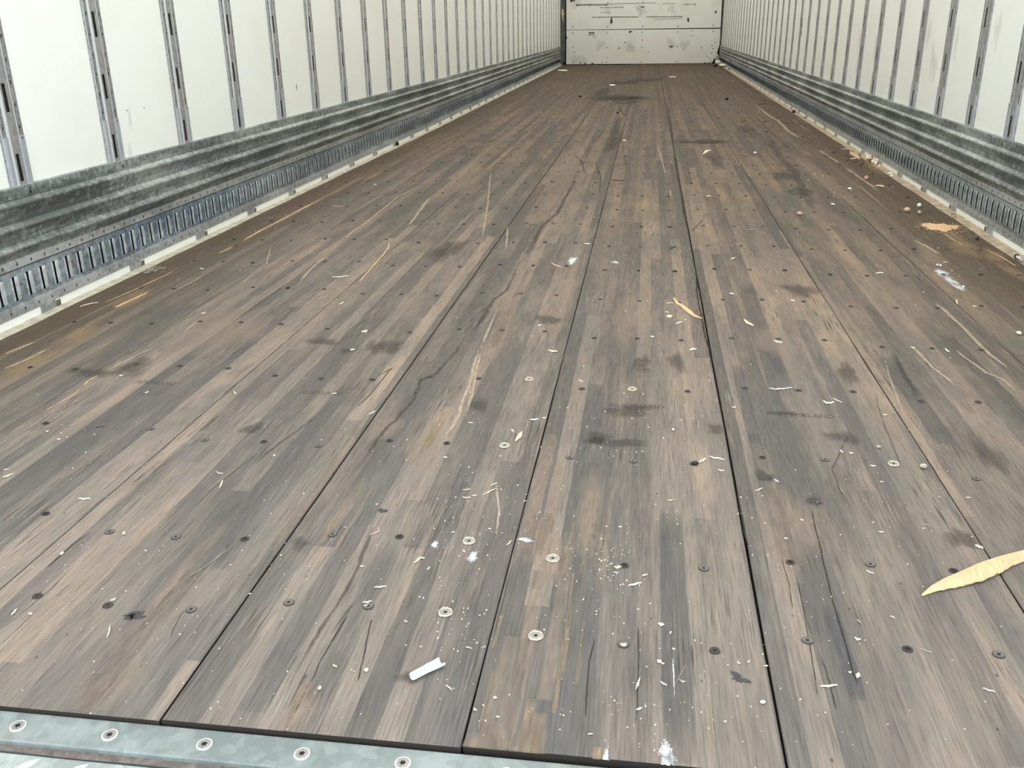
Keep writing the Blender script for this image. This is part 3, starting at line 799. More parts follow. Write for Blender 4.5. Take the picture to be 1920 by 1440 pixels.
smR = [('d_smudge', [(1748, 115), (1742, 60), (1793, 80), (1752, 130), (1870, 60), (1608, 120), (1612, 80), (1640, 95)], .03, .07),
       ('d_mark', [(1503, 50), (1502, 61), (1504, 43)], .016, .035)]
wallL, baseL, postsL = side(-1, XL, 1.0, 'left', 2.084, .4222, -4, smL)
wallR, baseR, postsR = side(1, XR, .957, 'right', 3.196, .402, -7, smR)

# ------------------------------------------------------------------ front bulkhead
m = MB(); m.mat('corner')
m.box((-1.5, 17.44, -.02), (1.6, 17.5, 2.74))
wb_ = m.build('wall_back'); tag(wb_, kind='structure')
def panel(name, poly, marks, y=YB, th=.012):
    m = MB(); m.mat('ply')
    fr = [m.vert((x, y, z)) for x, z in poly]; bk_ = [m.vert((x, y+th, z)) for x, z in poly]
    m.face(fr); m.face(bk_[::-1])
    for i in range(len(poly)):
        j = (i+1) % len(poly); m.face((fr[i], bk_[i], bk_[j], fr[j]))
    def BP(u, v): return (u, y-.002, v)
    for kk, kind, pts, a, b in marks:
        m.mat(kind)
        if kk == 'b':
            for i, q_ in enumerate(pts):
                p = bk(*q_); blob(m, BP, (p.x, p.z), a, b, 0, 16, int(q_[0]*7+q_[1]), .35)
        else:
            stroke(m, BP, [(bk(*q_).x, bk(*q_).z) for q_ in pts], a, int(pts[0][0]), b, 8, False)
    return m.build(name, wb_)
seam_z = .583
zR = lambda px, py: (bk(px, py).x, bk(px, py).z)
low = [(-1.272, .012), (1.30, .012), zR(1338, 112), zR(1343, 104), zR(1349, 84), zR(1350.5, 70), zR(1351, 54), (-1.272, seam_z), ]
scr_l = [(1074, 62), (1139, 61), (1204, 60.5), (1271, 60), (1337, 59), (1074, 89), (1138, 89), (1203, 88), (1269, 87), (1074, 117), (1129, 117), (1137, 116), (1202, 116), (1268, 115.5), (1087, 108), (1077, 98), (1138, 108), (1216, 97), (1204, 75), (1315, 89), (1341, 80), (1335, 85), (1337, 91), (1334, 100), (1326, 106), (1332, 110), (1333, 115), (1281, 92)]
panel('lower_plywood_panel', low, [
    ('b', 'd_mark', scr_l, .010, .013), ('b', 'd_mark', [(1257, 87.5), (1260, 87)], .035, .016), ('b', 'd_mark', [(1161, 90), (1172, 79.5)], .022, .012),
    ('b', 'd_smudge', [(1125, 85), (1180, 90), (1258, 82), (1285, 84), (1183, 88), (1080, 112), (1095, 117)], .09, .09),
    ('b', 'd_mark', [(1183, 59), (1181, 60)], .03, .014), ('b', 'd_mark', [(1097, 119), (1111, 119), (1088, 118), (1330, 118), (1322, 118)], .03, .012),
    ('s', 'd_mark', [(1104, 61.5), (1114, 61.2)], .014, 0), ('s', 'd_mark', [(1104, 65.5), (1114.5, 65.3)], .007, 0), ('s', 'd_mark', [(1104.4, 61), (1104.4, 66)], .006, 0), ('s', 'd_mark', [(1114.3, 61), (1114.3, 66)], .006, 0),
    ('s', 'd_dash', [(1111, 69.5), (1119, 69)], .006, 0), ('s', 'd_dash', [(1294, 67), (1301, 67.6)], .006, 0), ('s', 'd_dash', [(1295, 58), (1299, 58.4)], .006, 0), ('b', 'd_mark', [(1062, 71)], .018, .03)])
up = [(-1.272, seam_z+.006), (bk(1351, 54).x, seam_z+.006), (1.405, 1.1), (1.41, 2.70), (-1.29, 2.70), (-1.278, 1.1)]
panel('upper_plywood_panel', up, [
    ('b', 'd_mark', [(1146, 38), (1146.5, 41)], .022, .045), ('b', 'd_mark', [(1147, 34)], .010, .04), ('b', 'd_mark', [(1290.5, 37)], .020, .05), ('b', 'd_mark', [(1342, 22.5)], .018, .03),
    ('b', 'd_mark', [(1074, 50), (1139, 50), (1204.5, 49.5), (1271.5, 49), (1337, 47.5), (1140, 6), (1088, 10), (1287, 8), (1303, 8), (1206, 4), (1072, 2)], .011, .014),
    ('b', 'd_mark', [(1205, 13)], .035, .02), ('b', 'd_smudge', [(1197, 14), (1200, 22), (1204, 20), (1140, 18), (1080, 5), (1260, 17)], .08, .10),
    ('b', 'd_mark', [(1071, 1), (1076, 0)], .03, .03),
    ('s', 'd_dash', [(1080, 9.5), (1100, 9), (1140, 9)], .022, 0), ('s', 'd_dash', [(1142, 8), (1170, 6.5), (1204, 6), (1229, 5.5)], .008, .002),
    ('s', 'd_dash', [(1125, 14.2), (1150, 14), (1170, 13.5)], .010, .002), ('s', 'd_dash', [(1125, 23), (1144, 23.5)], .007, 0),
    ('s', 'd_dash', [(1110, 32.5), (1145, 32), (1170, 32), (1197, 31.7)], .012, 0), ('s', 'd_dash', [(1178, 32), (1196, 31.8)], .008, 0),
    ('s', 'd_dash', [(1212, 31.7), (1240, 31.5), (1280, 31)], .012, 0), ('s', 'd_dash', [(1226, 36.5), (1262, 35), (1280, 34.5)], .007, 0),
    ('s', 'd_dash', [(1243, 6.5), (1266, 6.6)], .008, 0), ('s', 'd_dash', [(1279, 8.3), (1304, 8)], .007, .004)])
for nm_, a, b, lab in (('l', -1.40, -1.296, 'left'), ('r', 1.425, 1.50, 'right')):
    m = MB(); m.mat('corner')
    if nm_ == 'l':
        m.box((a, 17.30, .0), (-1.33, 17.44, 2.72)); m.box((-1.345, 17.335, .05), (b, 17.44, 2.72)); m.mat('dark'); m.box((b, 17.38, 0), (-1.262, 17.44, 2.72))
    else:
        m.box((1.45, 17.28, .30), (1.50, 17.44, 2.72)); m.box((a, 17.33, .30), (1.46, 17.44, 2.72)); m.mat('dark'); m.box((1.25, 17.40, 0), (1.45, 17.44, 2.72))
    m.build('corner_post', wb_)
m = MB(); m.mat('brown'); m.box((-.1, 17.33, 0), (1.30, 17.36, .011)); o = m.build('rust_strip', wb_); o['label'] = 'red-brown strip under the panel'

# ------------------------------------------------------------------ ceiling (white translucent skin)
t = NT('translucent_roof_skin', .6); t.color((.85, .85, .8)); t.b.inputs['Transmission Weight'].default_value = 0
m = MB(); MT['roof'] = t.m; m.mat('roof'); m.box((-1.5, .55, 2.74), (1.6, 17.5, 2.76))
ce = m.build('ceiling'); tag(ce, kind='structure')

# ------------------------------------------------------------------ loose things on the floor
ORD = ['first', 'second', 'third', 'fourth', 'fifth', 'sixth', 'seventh', 'eighth', 'ninth', 'tenth', 'eleventh', 'twelfth', 'thirteenth', 'fourteenth', 'fifteenth', 'sixteenth', 'seventeenth', 'eighteenth', 'nineteenth', 'twentieth', 'twenty-first', 'twenty-second']
def sliver(name, pts, wd, matk, th=None, seed=0, z0=.0012, world=False):
    """an irregular long chip lying on the boards, through the given pixels"""
    r = random.Random(seed or int(pts[0][0]*13+pts[0][1]))
    P = [fl(*p) for p in pts]; th = th or min(wd*.4, .006)
    q = []
    for a, b in zip(P, P[1:]):
        for k in range(4): q.append(a.lerp(b, k/4))
    q.append(P[-1]); n = len(q); c = sum(q, Vector())/n
    m = MB(); m.mat(matk); rows = []
    for i, p in enumerate(q):
        a = q[max(0, i-1)]; b = q[min(n-1, i+1)]; d = (b-a).normalized(); nn = Vector((-d.y, d.x, 0))
        e = min(1, .35+1.6*min(i, n-1-i)/n); wv = wd*.5*e*r.uniform(.8, 1.15); tt = th*(.6+.4*e)*r.uniform(.8, 1.1)
        lift = z0+.0004*math.sin(i*1.3)
        L_ = p+nn*wv; R_ = p-nn*wv; s_ = p+nn*wv*.2*r.uniform(-1, 1)
        rows.append([m.vert((R_.x, R_.y, lift)), m.vert((L_.x, L_.y, lift)), m.vert((L_.x*.85+s_.x*.15, L_.y*.85+s_.y*.15, lift+tt*.8)), m.vert((s_.x, s_.y, lift+tt)), m.vert((R_.x*.85+s_.x*.15, R_.y*.85+s_.y*.15, lift+tt*.7))])
    for a, b in zip(rows, rows[1:]):
        for k in range(5): m.face((a[k], a[(k+1) % 5], b[(k+1) % 5], b[k]))
    m.face(rows[0][::-1]); m.face(rows[-1])
    return m.build(name, None, (c.x, c.y, 0))
def lump(name, px, py, rx, ry, rz, matk, seed=0, z=0.0, pos=None, smooth=True):
    r = random.Random(seed or int(px*7+py)); p = pos if pos else fl(px, py)
    m = MB(); m.mat(matk); nu, nv = 10, 6; ph = [r.uniform(0, 6) for _ in range(4)]
    g = []
    for j in range(nv+1):
        v = math.pi*j/nv; row = []
        for i in range(nu):
            u = 6.28318*i/nu
            k = 1+.18*math.sin(2*u+ph[0])*math.sin(v)+.12*math.sin(3*u+ph[1])*math.sin(2*v+ph[2])+r.uniform(-.06, .06)
            row.append(m.vert((p.x+rx*k*math.sin(v)*math.cos(u), p.y+ry*k*math.sin(v)*math.sin(u), z+.001+rz+rz*.95*math.cos(v))))
        g.append(row)
    for j in range(nv):
        for i in range(nu): m.face((g[j][i], g[j+1][i], g[j+1][(i+1) % nu], g[j][(i+1) % nu]))
    return m.build(name, None, (p.x, p.y, z), smooth)

# long fresh splinter entering from the right edge of the picture
def splinter():
    m = MB(); m.mat('splinter')
    U = [(1727, 1117), (1745, 1104), (1768, 1093), (1800, 1081), (1835, 1066), (1870, 1054), (1900, 1045), (1925, 1037), (1960, 1026), (1990, 1022)]
    L = [(1729, 1119), (1752, 1112), (1775, 1108), (1805, 1102), (1838, 1094), (1865, 1082), (1880, 1076), (1898, 1063), (1932, 1050), (1988, 1026)]
    rows = []; r = random.Random(3); n = len(U)
    fine = []
    for i in range(n-1):
        for k in range(4):
            f = k/4; fine.append(((U[i][0]+(U[i+1][0]-U[i][0])*f, U[i][1]+(U[i+1][1]-U[i][1])*f), (L[i][0]+(L[i+1][0]-L[i][0])*f, L[i][1]+(L[i+1][1]-L[i][1])*f)))
    fine.append((U[-1], L[-1]))
    for i, (u, l) in enumerate(fine):
        a = fl(*u); b = fl(*l); d = (b-a); s = i/(len(fine)-1); j = r.uniform(-.06, .06)
        b = a+d*(1+j); bow = .0015+.004*math.sin(math.pi*s); th = .0008+.0026*math.sin(math.pi*min(1, s*1.1))
        rows.append([m.vert((a.x, a.y, bow)), m.vert((b.x, b.y, bow*.5)), m.vert((b.x, b.y, bow*.5+th*.5)), m.vert(((a.x+b.x)/2, (a.y+b.y)/2, bow+th*1.1)), m.vert((a.x, a.y, bow+th))])
    for a, b in zip(rows, rows[1:]):
        for k in range(5): m.face((a[k], a[(k+1) % 5], b[(k+1) % 5], b[k]))
    m.face(rows[0][::-1]); m.face(rows[-1])
    p = fl(1850, 1075)
    return m.build('wood_splinter', None, (p.x, p.y, 0))
tag(splinter(), 'large pointed splinter of fresh yellow wood lying across a seam at the right', 'wood splinter')
tag(sliver('wood_splinter', [(1263, 561), (1270, 570), (1285, 580), (1300, 593), (1316, 599)], .0125, 'splinter', .004, 5),
    'long curved pale wood splinter lying beside the wide jagged seam', 'wood splinter')

# torn plastic tube
def tube():
    m = MB(); m.mat('plastic'); A = fl(772, 1277); B = fl(829, 1247); d = (B-A).normalized(); s = Vector((-d.y, d.x, 0)); L = (B-A).length
    n = 20; rows = []; st = 16
    for k in range(st+1):
        f = k/st; c = A+d*L*f
        if f < .06: R = .0040+.0006*(f/.06)
        elif f < .45: R = .0046
        else: R = .0046+.0006*((f-.45)/.55)
        cov = math.pi if f < .42 else math.pi*(1-.42*min(1, (f-.42)/.3))      # half angle kept of the wall
        sq = 1 if f < .42 else 1+.22*min(1, (f-.42)/.4)
        row = []
        for inner in (0, 1):
            rr = R-(.0009 if inner else 0); ring = []
            for i in range(n+1):
                t = -math.pi/2+(-cov+2*cov*i/n)
                jag = (r_.uniform(-.0008, .0008) if k == st else 0)
                ring.append(m.vert(c+d*jag+s*(rr*sq*math.cos(t))+Vector((0, 0, .0056+rr*(math.sin(t))))))
            row.append(ring)
        rows.append(row)
    for a, b in zip(rows, rows[1:]):
        for i in range(n):
            m.face((a[0][i], a[0][i+1], b[0][i+1], b[0][i])); m.face((a[1][i], b[1][i], b[1][i+1], a[1][i+1]))
        m.face((a[0][0], b[0][0], b[1][0], a[1][0])); m.face((a[0][n], a[1][n], b[1][n], b[0][n]))
    for i in range(n):
        m.face((rows[-1][0][i], rows[-1][0][i+1], rows[-1][1][i+1], rows[-1][1][i]))
        # near end: thick rim with a small bore
    c = A; bore = []; rim = []
    for i in range(n+1):
        t = -math.pi/2+(-math.pi+2*math.pi*i/n)
        bore.append(m.vert(c-d*.0002+s*(.0017*math.cos(t))+Vector((0, 0, .0056+.0017*math.sin(t)))))
        rim.append(m.vert(c+d*.006+s*(.0014*math.cos(t))+Vector((0, 0, .0056+.0014*math.sin(t)))))
    for i in range(n):
        m.face((rows[0][0][i], bore[i], bore[i+1], rows[0][0][i+1])); m.face((bore[i], rim[i], rim[i+1], bore[i+1]))
    m.face(rim[:-1])
    return m.build('plastic_tube', None, (A.x, A.y, 0), True)
r_ = random.Random(2)
tag(tube(), 'torn pale blue-white plastic tube with one split open end near the metal sill', 'plastic tube')

# named scraps: (name, pixels, width m, material, label)
NAMED = [
 ('wood_chip', [(1249, 570), (1262, 569)], .005, 'pink', 'narrow brown-tipped chip pointing at the long curved splinter from its left'),
 ('wood_stick', [(702, 1103), (713, 1102), (725, 1101)], .0026, 'cream', 'straight cream stick below a small curled shaving, left of centre in the foreground'),
 ('white_stick', [(1178, 1100), (1190, 1097), (1203, 1094)], .0032, 'white', 'bright white stick on the centre board, the whitest scrap in the foreground'),
 ('wood_stick', [(1192, 1295), (1196, 1284), (1200, 1272)], .0030, 'grey', 'grey stick pointing up the board near the bottom centre'),
 ('wood_stick', [(201, 1198), (205, 1186), (207, 1173)], .0026, 'grey', 'grey stick below the black oil stain at lower left'),
 ('white_stick', [(147, 936), (158, 937), (170, 936)], .0032, 'white', 'short white pointed stick lying alone near the left edge of the photo'),
 ('wood_stick', [(1538, 1289), (1554, 1288), (1570, 1286)], .0030, 'cream', 'cream stick with frayed left end at lower right'),
 ('wood_chip', [(1607, 1273), (1610, 1264)], .0050, 'pale', 'stubby yellowish chip just above the frayed cream stick at lower right'),
 ('wood_stick', [(623, 520), (638, 520), (654, 518)], .0040, 'cream', 'cream pencil-like stick on the third floorboard, upper left of the photo'),
 ('wood_stick', [(150, 576), (165, 571), (184, 568)], .0040, 'pale', 'thin yellow stick near the left ledge beside a fresh gouge'),
 ('wood_stick', [(623, 387), (634, 387), (645, 388)], .0035, 'pink', 'thin pinkish stick near the far end of the long orange gouge'),
 ('wood_splinter', [(1442, 729), (1455, 731), (1466, 730), (1486, 728)], .0035, 'cream', 'forked cream splinter above the stamped lettering at right'),
 ('wood_chip', [(1543, 753), (1550, 757), (1557, 757), (1564, 755)], .0045, 'cream', 'bent cream chip right of the stamped lettering'),
 ('wood_chip', [(1561, 748), (1570, 752), (1579, 756)], .0022, 'cream', 'thin slanting cream chip just right of the bent cream chip'),
 ('wood_chip', [(1310, 869), (1317, 865), (1324, 861)], .0046, 'pale', 'yellowish pointed chip beside a dark clump right of centre'),
 ('plastic_scrap', [(1330, 857), (1340, 860), (1350, 861), (1358, 864)], .0034, 'white', 'twisted white strip right of the yellowish pointed chip'),
 ('wood_chip', [(1028, 658), (1036, 660), (1045, 660)], .0065, 'pale', 'broad pale chip left of the centre seam, upper middle'),
 ('wood_chip', [(978, 812), (974, 820), (967, 828)], .0085, 'pale', 'wedge-shaped yellow chip left of the centre seam'),
 ('wood_chip', [(959, 806), (963, 811)], .003, 'cream', 'tiny chip touching the wedge-shaped yellow chip'),
 ('wood_chip', [(994, 788), (1002, 788), (1010, 787)], .0042, 'cream', 'cream chip above the wedge-shaped yellow chip'),
 ('wood_splinter', [(905, 930), (915, 924), (931, 917)], .0022, 'pale', 'slanting yellow needle with a shorter needle above it, centre left'),
 ('wood_splinter', [(920, 912), (933, 906)], .0020, 'cream', 'short needle just above the slanting yellow needle'),
 ('wood_shaving', [(694, 1004), (703, 1001), (711, 998), (709, 990)], .0018, 'pink', 'thin L-shaped pinkish shaving left of centre'),
 ('wood_shaving', [(776, 1058), (783, 1052), (789, 1047), (796, 1049)], .0036, 'pale', 'curled ragged yellow shaving above left of the ringed screw'),
 ('wood_shaving', [(680, 1131), (690, 1131), (697, 1128)], .0028, 'cream', 'cream shaving lying over a screw hole, left of the ringed screw'),
 ('wood_shaving', [(682, 1138), (690, 1136)], .0032, 'grey', 'greyish shaving just below the cream shaving over a screw hole'),
 ('wood_chip', [(836, 1287), (842, 1290), (847, 1296)], .0018, 'pale', 'forked yellow sliver to the lower right of the plastic tube'),
 ('wood_chip', [(873, 1215), (885, 1217)], .0018, 'pale', 'small yellow sliver above right of the plastic tube'),
 ('wood_chip', [(1152, 1065), (1158, 1066), (1165, 1064)], .0040, 'pale', 'yellow crumbly chip beside a dark screw above the bright white stick'),
 ('wood_chip', [(1150, 1075), (1160, 1075)], .0018, 'cream', 'thin cream chip directly under the yellow crumbly chip'),
 ('wood_chip', [(1204, 1082), (1214, 1078)], .0024, 'cream', 'slanting cream chip just above the bright white stick'),
 ('wood_chip', [(1234, 1171), (1240, 1173), (1245, 1173)], .0048, 'pale', 'flat greenish-yellow flake on the dark stave of the centre board'),
 ('wood_chip', [(1238, 1280), (1245, 1284), (1250, 1287)], .0020, 'cream', 'cream chip right of the grey stick near the bottom centre'),
 ('wood_chip', [(1273, 1276), (1280, 1280), (1286, 1280)], .0020, 'grey', 'curved grey chip near the bottom, second to the right of the grey stick'),
 ('white_crumb', [(1232, 1241), (1236, 1242), (1240, 1244)], .0045, 'white', 'white blob of filler above the two chips near the bottom centre'),
 ('wood_chip', [(1193, 1333), (1198, 1331), (1204, 1329)], .0026, 'cream', 'bent cream chip below the grey stick near the bottom centre'),
 ('wood_chip', [(1102, 1379), (1112, 1377)], .0016, 'cream', 'thin cream needle close to the metal sill, bottom centre'),
 ('wood_chip', [(1164, 1209), (1169, 1212), (1174, 1209)], .0046, 'pale', 'yellow crumbs sitting in a screw hole right of centre foreground'),
 ('wood_chip', [(1828, 1024), (1836, 1027), (1843, 1030)], .0048, 'cream', 'blunt cream chip just above the large splinter at the right'),
 ('wood_shaving', [(1602, 1197), (1608, 1201), (1614, 1200)], .0026, 'white', 'curved white shaving, lower right'),
 ('wood_splinter', [(1725, 1218), (1737, 1222), (1748, 1226)], .0012, 'grey', 'thin grey needle, lower right, below the large splinter'),
 ('wood_splinter', [(1842, 1292), (1854, 1296), (1866, 1299)], .0018, 'cream', 'thin cream needle near the right bottom corner'),
 ('wood_chip', [(1624, 1071), (1632, 1075), (1638, 1077)], .0020, 'cream', 'cream chip in a worn screw hole left of the large splinter'),
 ('wood_chip', [(1669, 1157), (1678, 1160)], .0018, 'cream', 'small cream chip below the tip of the large splinter'),
 ('wood_splinter', [(1605, 1163), (1614, 1169)], .0014, 'grey', 'short grey needle left below the large splinter'),
 ('wood_splinter', [(1727, 984), (1745, 986)], .0012, 'grey', 'fine grey needle above the large splinter'),
 ('wood_shaving', [(2+4, 897), (14, 894), (24, 890)], .0038, 'pale', 'frayed yellow tuft of wood at the left edge of the photo'),
 ('wood_chip', [(5+2, 883), (17, 880)], .0022, 'cream', 'cream chip above the frayed yellow tuft at the left edge'),
 ('wood_splinter', [(412, 916), (415, 909), (418, 902)], .0028, 'pale', 'split yellow splinter standing out on the left third board'),
 ('wood_shaving', [(406, 886), (412, 889), (419, 889)], .0018, 'cream', 'thin curved shaving above the split yellow splinter'),
 ('wood_splinter', [(22, 1155), (27, 1149), (32, 1143)], .0026, 'cream', 'forked cream splinter at the left edge, lower down'),
 ('wood_chip', [(54, 1152), (61, 1153)], .0030, 'cream', 'oval cream crumb right of the forked cream splinter'),
 ('wood_chip', [(208, 1128), (213, 1126), (218, 1124)], .0032, 'cream', 'cream chip filling a screw hole above the oil stain'),
 ('wood_chip', [(678, 624), (684, 623), (690, 621)], .0080, 'pale', 'pale flake lying against a dark screw, upper left'),
 ('wood_chip', [(657, 658), (665, 656)], .0060, 'cream', 'cream flake beside a dark scuff below the pale flake'),
 ('wood_chip', [(1033, 494), (1043, 499), (1053, 503)], .0055, 'pink', 'pinkish-brown splinter left of the white powder mark'),
 ('wood_chip', [(1096, 458), (1106, 458)], .0060, 'cream', 'cream chip left of the centre seam above the white powder mark'),
 ('dark_stick', [(1147, 338), (1160, 339), (1171, 339)], .010, 'leaf', 'dark twig lying just right of the centre seam in the distance'),
 ('dark_stick', [(1255, 468), (1268, 462)], .005, 'leaf', 'dark splinter left of the wide jagged seam'),
 ('wood_chip', [(1250, 594), (1255, 595), (1260, 594)], .011, 'pale', 'thick blunt chip below the long curved splinter'),
 ('wood_chip', [(1267, 609), (1273, 606), (1279, 605)], .0045, 'cream', 'cream chip under the thick blunt chip'),
 ('wood_chip', [(1247, 586), (1254, 586)], .0035, 'cream', 'thin cream chip above the thick blunt chip'),
 ('wood_chip', [(1294, 658), (1299, 656), (1305, 656)], .0075, 'cream', 'cream lump-like chip left of the jagged seam'),
 ('wood_chip', [(1319, 290), (1323, 286), (1327, 283), (1333, 283)], .022, 'pale', 'Y-shaped pale chip standing out on the far part of the floor'),
 ('wood_chip', [(1324, 369), (1333, 368)], .0090, 'cream', 'cream chip right of the jagged seam, middle distance'),
 ('wood_chip', [(1403, 432), (1416, 430)], .0040, 'grey', 'faint grey sliver between two seams, middle distance right'),
 ('wood_chip', [(1371, 487), (1378, 484)], .0070, 'cream', 'small cream chip right of the jagged seam below the grey sliver'),
 ('wood_chip', [(1642, 514), (1649, 512), (1656, 513)], .0060, 'cream', 'dark-edged cream chip on the seventh board'),
 ('wood_chip', [(1395, 601), (1402, 607), (1412, 612)], .0085, 'pale', 'pale flake below a dark screw right of the jagged seam'),
 ('wood_chip', [(1368, 551), (1376, 552)], .0055, 'white', 'white chip right of the long curved splinter'),
 ('wood_chip', [(1451, 640), (1458, 642), (1466, 644)], .0055, 'cream', 'cream flake with pale tail on the sixth board'),
 ('wood_chip', [(1558, 383), (1565, 384)], .0100, 'white', 'white chip on the seventh board in the middle distance'),
 ('wood_chip', [(1590, 354), (1596, 355)], .0150, 'white', 'white chip on the last board in the middle distance'),
 ('wood_chip', [(1642, 349), (1650, 349), (1657, 351)], .0120, 'pale', 'pale chip near the right ledge beside a pale scrape'),
 ('paper_scrap', [(1050, 131), (1055, 132), (1060, 133)], .16, 'white', 'white scrap at the foot of the far left corner'),
 ('paper_scrap', [(1146, 159), (1150, 160), (1153, 160)], .10, 'white', 'white scrap left of centre near the front bulkhead'),
 ('paper_scrap', [(1257, 145), (1264, 144)], .12, 'cream', 'cream scrap right of centre near the front bulkhead'),
 ('paper_scrap', [(1413, 287), (1419, 287)], .03, 'white', 'white scrap on the sixth board in the distance'),
 ('paper_scrap', [(1167, 264), (1174, 264)], .025, 'cream', 'cream scrap beside the centre seam in the distance'),
 ('wood_chip', [(448, 352+170), (455, 523)], .003, 'cream', 'small cream curl beside a pale zigzag scratch at left'),
]
NAMED = [n for n in NAMED if 'zigzag' not in n[4]]
for nm_, pts, wd, mk, lab in NAMED:
    o = sliver(nm_, pts, wd, mk); tag(o, lab, nm_.replace('_', ' '))
# small unremarkable chips, identified by board and order from the sill
SMALL = [(224, 705, 231, 705), (272, 738, 279, 735), (107, 825, 114, 824), (86, 810, 92, 809), (438, 735, 443, 740), (622, 739, 632, 738), (692, 778, 704, 772),
 (868, 920, 882, 918), (867, 934, 883, 934), (885, 931, 895, 929), (832, 858, 839, 859), (878, 793, 887, 794), (704, 947, 710, 946), (513, 857, 515, 853),
 (1016, 785, 1025, 784), (1346, 882, 1358, 884), (1372, 764, 1380, 765), (1416, 922, 1430, 916), (1252, 940, 1263, 938), (1220, 632, 1227, 632), (1631, 874, 1642, 875),
 (1649, 904, 1657, 905), (1592, 850, 1600, 851), (1810, 934, 1820, 934), (1655, 778, 1663, 779), (1772, 655, 1779, 661), (846, 1000, 853, 998), (758, 1165, 764, 1168),
 (624, 1248, 632, 1252), (684, 1259, 690, 1260), (596, 1294, 602, 1292), (950, 1024, 959, 1015), (868, 1033, 872, 1037), (801, 1070, 806, 1064), (675, 1063, 683, 1063),
 (1260, 1217, 1266, 1219), (1256, 1190, 1258, 1185), (1382, 1242, 1388, 1246), (1402, 1244, 1405, 1240), (1160, 989, 1166, 989), (1432, 1250, 1440, 1250), (1647, 998, 1657, 999),
 (377, 589, 386, 587), (636, 572, 645, 567), (375, 504, 382, 505), (1483, 563, 1490, 565), (1768, 492, 1776, 492), (1793, 562, 1795, 571), (1824, 574, 1831, 576),
 (1708, 652, 1716, 654), (888, 1270+60, 894, 1334), (930, 1385-40, 937, 1346), (1085, 713, 1093, 717), (1590, 1262, 1597, 1262), (1452, 900, 1460, 905), (528, 375, 534, 374), (700, 347, 706, 346), (1240, 1365-120, 1246, 1246), (1470, 1010, 1477, 1011), (1500, 975, 1507, 977), (1575, 845, 1580, 850), (1357, 1355, 1362, 1354), (1426, 1319, 1432, 1320)]
by = {}
for q_ in SMALL:
    p = fl((q_[0]+q_[2])/2, (q_[1]+q_[3])/2)
    b = sum(1 for s in SEAM[1:-1] if p.x > s); by.setdefault(b, []).append((p.y, q_))
for b, lst in by.items():
    lst.sort()
    for i, (_, q_) in enumerate(lst):
        wd = .0020 if q_[1] > 900 else (.0028 if q_[1] > 700 else .0045)
        o = sliver('wood_chip', [(q_[0], q_[1]), ((q_[0]+q_[2])/2, (q_[1]+q_[3])/2+.4), (q_[2], q_[3])], wd, rnd.choice(['cream', 'cream', 'pale']))
        tag(o, '%s tiny sliver from the metal sill on the %s floorboard from the left' % (ORD[i], ORD[b]), 'wood chip', 'tiny wood slivers on the boards')
# lumps
for nm_, px, py, rx, ry, rz, mk, lab in (
  ('nut_lump', 1499, 404, .012, .008, .007, 'tan', 'orange-brown nut-like lump alone on the seventh floorboard'),
  ('pebble', 1731, 879, .0052, .0050, .004, 'grey', 'grey pebble right of a ringed screw near the right seam'),
  ('pebble', 1647, 841, .0034, .0030, .0025, 'grey', 'small grey pebble above a ringed screw at right'),
  ('wood_lump', 1700, 398, .012, .010, .009, 'pink', 'pinkish wood lump above the sawdust patch'),
  ('wood_lump', 1723, 402, .006, .009, .007, 'grey', 'grey-brown lump right of the pinkish lump above the sawdust'),
  ('foam_cube', 1723, 389, .007, .007, .008, 'white', 'small white foam cube above the sawdust patch'),
  ('wood_lump', 1624, 338, .010, .012, .010, 'tan', 'tan lump right of the pale dashed scrape'),
  ('white_crumb', 1757, 499, .003, .004, .003, 'white', 'left of two white crumbs side by side on the eighth floorboard'),
  ('white_crumb', 1763, 500, .003, .005, .003, 'white', 'right of two white crumbs side by side on the eighth floorboard'),
  ('white_crumb', 1806, 540, .003, .004, .003, 'white', 'white crumb right of the bluish powder mark'),
  ('white_crumb', 1910, 628, .005, .006, .004, 'cream', 'cream crumb at the right edge of the photo'),
  ('dirt_lump', 1088, 182, .022, .03, .012, 'brown', 'reddish-brown lump left of the dark stain far inside'),
  ('dirt_lump', 1362, 188, .014, .025, .012, 'black', 'dark lump on the right part of the floor far inside'),
  ('dirt_lump', 1158, 213, .010, .015, .008, 'black', 'small dark lump just in front of the far stain'),
  ('dirt_lump', 1832, 451, .005, .006, .005, 'black', 'dark crumb beside the right ledge below the sawdust'),
  ('dirt_lump', 745, 273, .012, .02, .012, 'black', 'black lump against the left ledge in the middle distance'),
  ('dirt_lump', 1303, 872, .005, .005, .003, 'black', 'dark clump touching the yellowish pointed chip'),
  ('white_crumb', 233, 1003, .0022, .0026, .002, 'cream', 'round cream crumb above the oil stain, left foreground'),
  ('white_crumb', 117, 1041, .0018, .003, .002, 'cream', 'cream crumb lying in a dark crack, left foreground'),
  ('white_crumb', 1262, 808, .0026, .0026, .002, 'white', 'round white crumb on the centre board right of the stamped lettering'),
  ('white_crumb', 928, 1242+69, .0018, .0018, .0012, 'white', 'round white crumb right below the plastic tube'),
  ('white_crumb', 687, 1259, .0022, .0022, .0016, 'white', 'oval white crumb left of the plastic tube'),
  ('white_crumb', 600, 1293, .0022, .0022, .0016, 'cream', 'cream crumb low at left, away from the plastic tube'),
  ('white_crumb', 1430, 1320, .0026, .002, .0018, 'white', 'white crumb at the bottom, left of the right-hand seam')):
    o = lump(nm_, px, py, rx, ry, rz, mk); tag(o, lab, nm_.replace('_', ' '))
